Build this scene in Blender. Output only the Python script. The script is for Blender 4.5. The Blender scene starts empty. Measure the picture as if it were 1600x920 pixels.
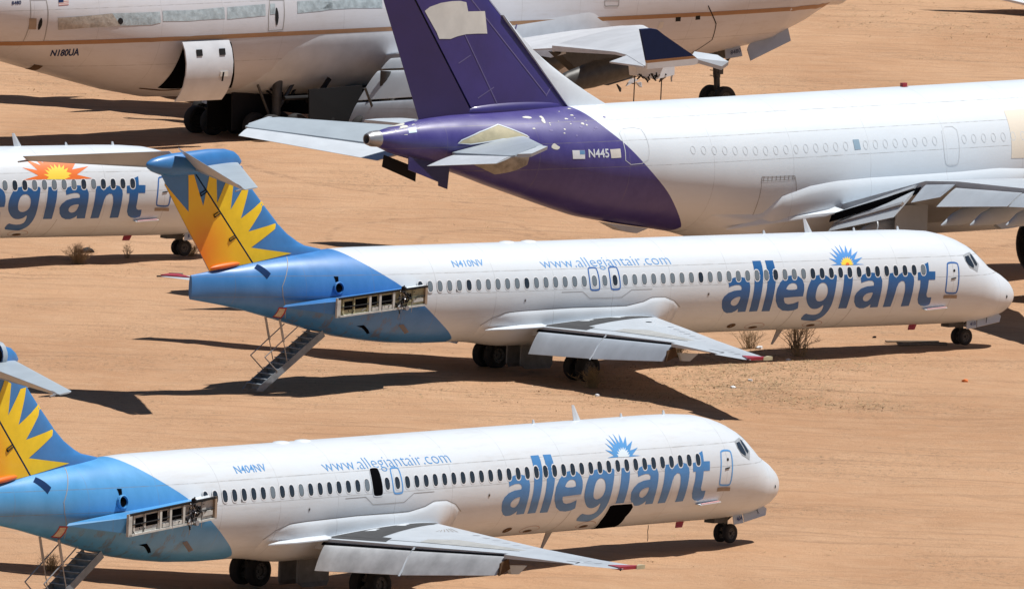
import bpy, bmesh, math, random
from mathutils import Vector, Matrix
random.seed(7)
SC = bpy.context.scene
COL = SC.collection
# ---------------------------------------------------------------- camera
CAM_H, CAM_PITCH, CAM_ROLL, CAM_F = 56.96545605877958, 0.09628367772961792, 0.0270191517464523, 23446.779533362394
cf = Vector((0, math.cos(CAM_PITCH), -math.sin(CAM_PITCH)))
cr = Vector((1, 0, 0)); cu = cr.cross(cf)
c_, s_ = math.cos(CAM_ROLL), math.sin(CAM_ROLL)
cr, cu = c_*cr + s_*cu, -s_*cr + c_*cu
cam_d = bpy.data.cameras.new('camera'); cam = bpy.data.objects.new('camera', cam_d); COL.objects.link(cam)
cam_d.sensor_width = 36.0; cam_d.lens = CAM_F*36/1600
cam_d.clip_start = 20; cam_d.clip_end = 20000
M = Matrix.Identity(4)
for i in range(3):
    M[i][0], M[i][1], M[i][2] = cr[i], cu[i], -cf[i]
M[2][3] = CAM_H
cam.matrix_world = M
SC.camera = cam
# ---------------------------------------------------------------- light
SUN_AZ, SUN_EL = math.radians(86), math.radians(66.5)
w = bpy.data.worlds.new("World"); SC.world = w; w.use_nodes = True
nt = w.node_tree; bg = nt.nodes['Background']
sky = nt.nodes.new('ShaderNodeTexSky'); sky.sky_type = 'NISHITA'; sky.sun_disc = False
sky.sun_elevation = SUN_EL; sky.sun_rotation = SUN_AZ; sky.dust_density = .35; sky.air_density = .8; sky.altitude = 800
nt.links.new(sky.outputs[0], bg.inputs[0]); bg.inputs[1].default_value = 0.05
sl = bpy.data.lights.new('sun', 'SUN'); sl.energy = 5.0; sl.angle = math.radians(0.53); sl.color = (1, .97, .93)
so = bpy.data.objects.new('sun', sl); COL.objects.link(so)
sd = Vector((math.sin(SUN_AZ)*math.cos(SUN_EL), math.cos(SUN_AZ)*math.cos(SUN_EL), math.sin(SUN_EL)))
so.rotation_euler = sd.to_track_quat('Z', 'Y').to_euler(); so.location = (60, 560, 120)
SC.view_settings.view_transform = 'Standard'; SC.view_settings.look = 'None'
SC.view_settings.exposure = 0.12; SC.view_settings.gamma = 1
# ---------------------------------------------------------------- materials
MATS = {}
def mat(name, col, rough=.45, metal=0., var=0., vscale=1.5, coat=0., bump=0., spec=.5):
    if name in MATS: return MATS[name]
    m = bpy.data.materials.new(name); m.use_nodes = True; n = m.node_tree; b = n.nodes['Principled BSDF']
    b.inputs['Base Color'].default_value = (*col, 1); b.inputs['Roughness'].default_value = rough
    b.inputs['Metallic'].default_value = metal; b.inputs['Coat Weight'].default_value = coat
    b.inputs['Coat Roughness'].default_value = .12; b.inputs['Specular IOR Level'].default_value = spec
    if var or bump:
        tc = n.nodes.new('ShaderNodeTexCoord')
        no = n.nodes.new('ShaderNodeTexNoise'); no.inputs['Scale'].default_value = vscale; no.inputs['Detail'].default_value = 6
        no.inputs['Roughness'].default_value = .6
        n.links.new(tc.outputs['Object'], no.inputs['Vector'])
        if var:
            mr = n.nodes.new('ShaderNodeMapRange'); mr.inputs[1].default_value = .3; mr.inputs[2].default_value = .7
            mr.inputs[3].default_value = 1-var; mr.inputs[4].default_value = 1+var*.35
            n.links.new(no.outputs[0], mr.inputs[0])
            mx = n.nodes.new('ShaderNodeVectorMath'); mx.operation = 'SCALE'; mx.inputs[0].default_value = col
            n.links.new(mr.outputs[0], mx.inputs['Scale']); n.links.new(mx.outputs[0], b.inputs['Base Color'])
        if bump:
            bp = n.nodes.new('ShaderNodeBump'); bp.inputs['Strength'].default_value = bump; bp.inputs['Distance'].default_value = .05
            n.links.new(no.outputs[0], bp.inputs['Height']); n.links.new(bp.outputs[0], b.inputs['Normal'])
    MATS[name] = m; return m
class NB:
    "small node-tree helper"
    def __init__(s, m): s.m = m; s.n = m.node_tree; s.b = s.n.nodes['Principled BSDF']
    def N(s, t, **k):
        x = s.n.nodes.new(t)
        for a, v in k.items(): setattr(x, a, v)
        return x
    def L(s, a, b): s.n.links.new(a, b)
    def math(s, op, a, b=None, c=None, clamp=False):
        x = s.N('ShaderNodeMath', operation=op); x.use_clamp = clamp
        for i, v in enumerate((a, b, c)):
            if v is None: continue
            if isinstance(v, (int, float)): x.inputs[i].default_value = v
            else: s.L(v, x.inputs[i])
        return x.outputs[0]
    def mix(s, f, a, b):
        x = s.N('ShaderNodeMix', data_type='RGBA')
        if isinstance(f, (int, float)): x.inputs[0].default_value = f
        else: s.L(f, x.inputs[0])
        for i, v in ((6, a), (7, b)):
            if isinstance(v, tuple): x.inputs[i].default_value = (*v, 1)
            else: s.L(v, x.inputs[i])
        return x.outputs[2]
    def noise(s, vec, scale, detail=5, rough=.6):
        x = s.N('ShaderNodeTexNoise'); x.inputs['Scale'].default_value = scale; x.inputs['Detail'].default_value = detail
        x.inputs['Roughness'].default_value = rough; s.L(vec, x.inputs['Vector']); return x.outputs[0]
    def sepO(s, O):
        if not hasattr(s, '_sep'): s._sep = s.N('ShaderNodeSeparateXYZ'); s.L(O, s._sep.inputs[0])
        return s._sep.outputs
    def mapr(s, v, a, b, c=0., d=1.):
        x = s.N('ShaderNodeMapRange'); s.L(v, x.inputs[0])
        for i, q in enumerate((a, b, c, d)): x.inputs[i+1].default_value = q
        return x.outputs[0]
def scaled(nb, sx, sy, sz, vec):
    m = nb.N('ShaderNodeVectorMath', operation='MULTIPLY'); nb.L(vec, m.inputs[0]); m.inputs[1].default_value = (sx, sy, sz); return m.outputs[0]
def fuselage_mat(name, sref, zref, white, paint, curve, seams, stain=None, coat=.3, rough=.42, dirt=.12, fade=0.):
    """painted skin: tail colour ends on a curved line s=f(z); fine skin seams; dirt"""
    m = bpy.data.materials.new(name); m.use_nodes = True; nb = NB(m)
    tc = nb.N('ShaderNodeTexCoord'); O = tc.outputs['Object']
    sep = nb.N('ShaderNodeSeparateXYZ'); nb.L(O, sep.inputs[0]); X, Yv, Z = sep.outputs
    s = nb.math('SUBTRACT', sref, X); z = nb.math('ADD', Z, zref)
    n1 = nb.noise(O, .5, 6, .65); n2 = nb.noise(scaled(nb, .35, 2, 3, O), 1.6, 6, .7)
    wcol = nb.mix(nb.mapr(n1, .35, .75, 0, dirt), white, (.42, .36, .30))
    wcol = nb.mix(nb.mapr(n2, .52, .8, 0, dirt*1.6), wcol, (.36, .31, .26))
    if curve:
        z0, z1 = curve[-1][1], curve[0][1]; s0 = min(c[0] for c in curve); s1 = max(c[0] for c in curve)
        zn = nb.mapr(z, z0, z1)
        fc = nb.N('ShaderNodeFloatCurve'); cv = fc.mapping.curves[0]
        pts = sorted(((c[1]-z0)/(z1-z0), (c[0]-s0)/(s1-s0)) for c in curve)
        cv.points[0].location = pts[0]; cv.points[1].location = pts[-1]
        for p in pts[1:-1]: cv.points.new(*p)
        fc.mapping.update(); nb.L(zn, fc.inputs['Value'])
        sb = nb.math('MULTIPLY_ADD', fc.outputs[0], s1-s0, s0)
        mask = nb.math('GREATER_THAN', s, sb)
        n3 = nb.noise(scaled(nb, 1, 1, .5, O), 1.1, 6, .65)
        pc = nb.mix(nb.mapr(n3, .4, .75, 0, .35), paint, tuple(min(1, c*1.5+.05+fade) for c in paint))
        col = nb.mix(mask, wcol, pc)
    else: col = wcol
    if stain:
        (sa, sb_, za, zb, cc) = stain
        n4 = nb.noise(scaled(nb, 1.4, 1, .35, O), 1.7, 7, .7)
        k = nb.mapr(n4, .52, .60)
        k = nb.math('MULTIPLY', k, nb.mapr(s, sa, sa+.8)); k = nb.math('MULTIPLY', k, nb.mapr(s, sb_, sb_-.8))
        k = nb.math('MULTIPLY', k, nb.mapr(z, zb, zb-.25)); k = nb.math('MULTIPLY', k, .55)
        col = nb.mix(k, col, cc)
    # seams
    zs, pitch, wdt = seams
    acc = None
    for zz in zs:
        d = nb.math('ABSOLUTE', nb.math('SUBTRACT', z, zz)); k = nb.mapr(d, wdt*.5, wdt, 1, 0)
        acc = k if acc is None else nb.math('MAXIMUM', acc, k)
    d = nb.math('ABSOLUTE', nb.math('SUBTRACT', nb.math('FRACT', nb.math('DIVIDE', s, pitch)), .5))
    k = nb.mapr(nb.math('MULTIPLY', d, pitch), wdt*.5, wdt, .6, 0)
    acc = nb.math('MAXIMUM', acc, k) if acc is not None else k
    acc = nb.math('MULTIPLY', acc, nb.mapr(nb.noise(O, 3, 3), .35, .6, .15, .5))
    col = nb.mix(acc, col, (.18, .17, .16))
    nb.L(col, nb.b.inputs['Base Color'])
    rr = nb.mapr(n1, .3, .7, rough-.08, rough+.12); nb.L(rr, nb.b.inputs['Roughness'])
    nb.b.inputs['Coat Weight'].default_value = coat; nb.b.inputs['Coat Roughness'].default_value = .25
    bp = nb.N('ShaderNodeBump'); bp.inputs['Strength'].default_value = .12; bp.inputs['Distance'].default_value = .02
    nb.L(nb.noise(scaled(nb, 1, 1, 1, O), 1.3, 3), bp.inputs['Height']); nb.L(bp.outputs[0], nb.b.inputs['Normal'])
    return m
WHITE = (.64, .69, .735)
m_grey = mat('wing_grey', (.48, .53, .58), .42, 0, .12, .9)
m_stab = mat('tailplane_grey', (.37, .43, .48), .42, 0, .12, .9)
m_grey2 = mat('flap_grey', (.42, .475, .54), .45, 0, .14, 1.2)
m_bare = mat('bare_metal', (.38, .38, .39), .38, .6, .25, 2)
m_dark = mat('dark_void', (.004, .004, .005), 1, spec=0.)
m_black = mat('black_seal_and_shade', (.012, .012, .013), .7, spec=.2)  # seals and trim; also stands in for shade around the jumbo's gear
m_tyre = mat('tyre_rubber', (.022, .021, .021), .85, 0, .3, 3)
m_rim = mat('wheel_rim', (.075, .072, .07), .5, .3, .3, 5)
m_strut = mat('gear_metal', (.07, .068, .065), .5, .4, .3, 4)
m_glass = mat('cabin_glass', (.018, .026, .036), .18, 0, 0, 1, .4)
m_shade = mat('cabin_glass_shade_down', (.17, .21, .24), .25, 0, .15, 2, .4)
m_ring = mat('window_surround', (.68, .71, .74), .4)
m_white = mat('white_paint', WHITE, .4, 0, .08, 1.5, .2)
m_blueline = mat('blue_outline', (.035, .135, .40), .4)
m_blueline_l = mat('faded_blue_outline', (.10, .30, .62), .4)
m_tan = mat('tan_sill', (.33, .25, .18), .6, 0, .2, 4)
m_prim = mat('zinc_primer', (.42, .40, .24), .6, 0, .35, 4)
m_prim2 = mat('pale_frame', (.50, .50, .47), .5, 0, .3, 4)
m_red = mat('red_paint', (.36, .03, .05), .45, 0, .25, 6)
m_skyblue = mat('letter_light_blue', (.09, .29, .60), .4, 0, .08, 2)
m_letter = mat('letter_blue', (.014, .11, .32), .4, 0, .1, 2, .2)
m_letter_f = mat('letter_faded_blue', (.06, .22, .50), .45, 0, .15, 2, .2)
m_sunb = mat('sun_ray_blue', (.07, .26, .62), .4)
m_yel = mat('sun_yellow', (.86, .60, .02), .45, 0, .12, 2)
m_yel2 = mat('sun_yellow_bright', (.85, .62, .06), .45)
m_org = mat('sun_orange', (.75, .16, .02), .45)
m_fin = mat('fin_blue', (.043, .20, .49), .4, 0, .16, 1.3, .2)
m_walk = mat('walkway_black', (.045, .047, .05), .8, 0, .3, 3)
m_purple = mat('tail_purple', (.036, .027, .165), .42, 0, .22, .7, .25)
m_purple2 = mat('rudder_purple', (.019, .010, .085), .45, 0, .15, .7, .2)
m_cream = mat('cream_primer', (.47, .42, .27), .6, 0, .25, 3)
m_patch = mat('patch_white', (.62, .60, .55), .6, 0, .1, 2)
m_navy = mat('navy', (.008, .022, .085), .7, 0, .1, 2, 0, 0, .2)
m_copper = mat('copper_stripe', (.33, .17, .075), .45, 0, .12, 2)
m_tape = mat('tape', (.40, .47, .50), .35, 0, .35, 3.5, 0, .6)
m_tape2 = mat('weathered_tape', (.42, .38, .33), .4, 0, .4, 4, 0, .6)
m_line = mat('panel_line', (.30, .29, .28), .7)
m_line2 = mat('faint_line', (.56, .60, .63), .6)
m_wood = mat('weathered_wood', (.26, .19, .13), .9, 0, .3, 8)
m_twig = mat('dry_twig', (.36, .255, .15), .95, 0, .3, 9)
m_straw = mat('dry_straw', (.42, .29, .14), .95, 0, .3, 9)
m_brown = mat('rust_brown', (.10, .055, .025), .85, 0, .4, 5)
# rudder: yellow running to orange at the foot
def rudder_mat():
    m = bpy.data.materials.new('rudder_sun_paint'); m.use_nodes = True; nb = NB(m)
    tc = nb.N('ShaderNodeTexCoord'); sep = nb.N('ShaderNodeSeparateXYZ'); nb.L(tc.outputs['Object'], sep.inputs[0])
    s = nb.math('SUBTRACT', 24.36, sep.outputs[0]); z = nb.math('ADD', sep.outputs[2], -.466)
    d = nb.math('SQRT', nb.math('ADD', nb.math('POWER', nb.math('SUBTRACT', s, 41.2), 2), nb.math('POWER', nb.math('MULTIPLY', nb.math('SUBTRACT', z, 4.4), .75), 2)))
    d = nb.math('ADD', d, nb.math('MULTIPLY', nb.noise(tc.outputs['Object'], 1.5, 4), .5))
    c = nb.mix(nb.mapr(d, .35, 1.7), (.80, .20, .01), (.86, .52, .015))
    nb.L(c, nb.b.inputs['Base Color']); nb.b.inputs['Roughness'].default_value = .42; nb.b.inputs['Coat Weight'].default_value = .2
    return m
m_rud = rudder_mat()
# ---- body outlines (s aft of the nose, metres)
def interp(T,s):
    if s<=T[0][0]: return T[0][1]
    for (a,x),(b,y) in zip(T,T[1:]):
        if s<=b: return x+(y-x)*(s-a)/(b-a)
    return T[-1][1]
MD_TOP=[(-.24,1.9),(-.18,2.09),(0,2.31),(.32,2.56),(.74,2.79),(1.08,2.94),(1.64,3.2),(1.86,3.38),(2.09,3.56),(2.41,3.79),(2.62,3.93),(3.23,4.18),(3.78,4.33),(4.45,4.46),(5.58,4.53),(6.7,4.55),(34,4.53),(35,4.49),(36,4.41),(37.5,4.27),(38.8,4.1),(39.6,3.96),(40.7,3.81),(41.66,3.68)]
MD_BOT=[(-.24,1.84),(-.21,1.67),(-.05,1.51),(.24,1.32),(.63,1.16),(1.29,1.03),(1.82,.95),(2.96,.89),(4,.88),(30.5,.88),(32.1,.95),(33.3,1.07),(34.6,1.25),(36,1.56),(37,1.81),(37.9,2.04),(39.1,2.33),(40.3,2.57),(41.66,2.79)]
MD_W=[(-.24,.04),(-.2,.17),(-.1,.30),(0,.42),(.3,.68),(.74,.93),(1.29,1.15),(1.8,1.30),(2.5,1.45),(3.2,1.54),(4,1.61),(5,1.66),(6,1.67),(29,1.67),(31,1.66),(32.5,1.6),(34,1.48),(35.3,1.3),(36.5,1.1),(38,.8),(39.5,.5),(40.5,.28),(41.66,.09)]
A_TOP=[(0,5.0),(.5,6.0),(1.5,6.7),(3,7.5),(5,7.95),(7,8.05),(34,8.0),(37.6,8.0),(41,7.92),(42.3,7.89),(43.4,7.81),(44.2,7.72),(45.2,7.55),(46,7.38)]
A_BOT=[(0,4.9),(.5,4.0),(1.5,3.3),(3,2.75),(5,2.45),(7,2.41),(28,2.43),(30.1,2.7),(31.9,2.99),(33.6,3.25),(35.6,3.62),(36.9,4.0),(38.9,4.62),(40.3,5.06),(41.6,5.5),(42.6,5.8),(44.2,6.24),(45.2,6.52),(46,6.85)]
A_W=[(0,.1),(.5,1.0),(1.5,1.6),(3,2.25),(5,2.7),(7,2.82),(27,2.82),(30,2.77),(33,2.58),(36,2.2),(39,1.68),(42,1.1),(44,.75),(45.2,.5),(46,.27)]
B_TOP=[(0,4.6),(1,6.3),(3,8.0),(5,9.0),(8,9.5),(18,9.5),(24,8.3),(56,8.1),(62,7.9),(67,7.3),(69,6.9)]
B_BOT=[(0,4.5),(.6,4.1),(1.78,4.1),(2.55,3.75),(3.5,3.35),(4.66,2.95),(5.81,2.55),(8.5,2.2),(9.7,2.03),(11.6,1.72),(14,1.5),(18,1.42),(38,1.42),(41,1.36),(43.3,1.42),(45.5,1.8),(47.6,2.3),(49.8,2.85),(56,4.4),(62,5.6),(69,6.5)]
B_W=[(0,.1),(.6,.9),(1.78,1.6),(3.5,2.3),(5.8,2.8),(8.5,3.1),(12,3.25),(44,3.25),(48,3.2),(52,2.95),(56,2.5),(62,1.6),(69,.3)]
FUS={'md':(MD_TOP,MD_BOT,MD_W),'A':(A_TOP,A_BOT,A_W),'7':(B_TOP,B_BOT,B_W)}
def sec(k,s):
    T,B,Wd=FUS[k];t=interp(T,s);b=interp(B,s);return (t+b)/2,(t-b)/2,interp(Wd,s)
def surf(k,s,th,off=0.):
    zm,h,w=sec(k,s);c,n=math.cos(th),math.sin(th)
    l=math.hypot(c*h,n*w) or 1
    return (s,w*c+off*c*h/l,zm+h*n+off*n*w/l)
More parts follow.
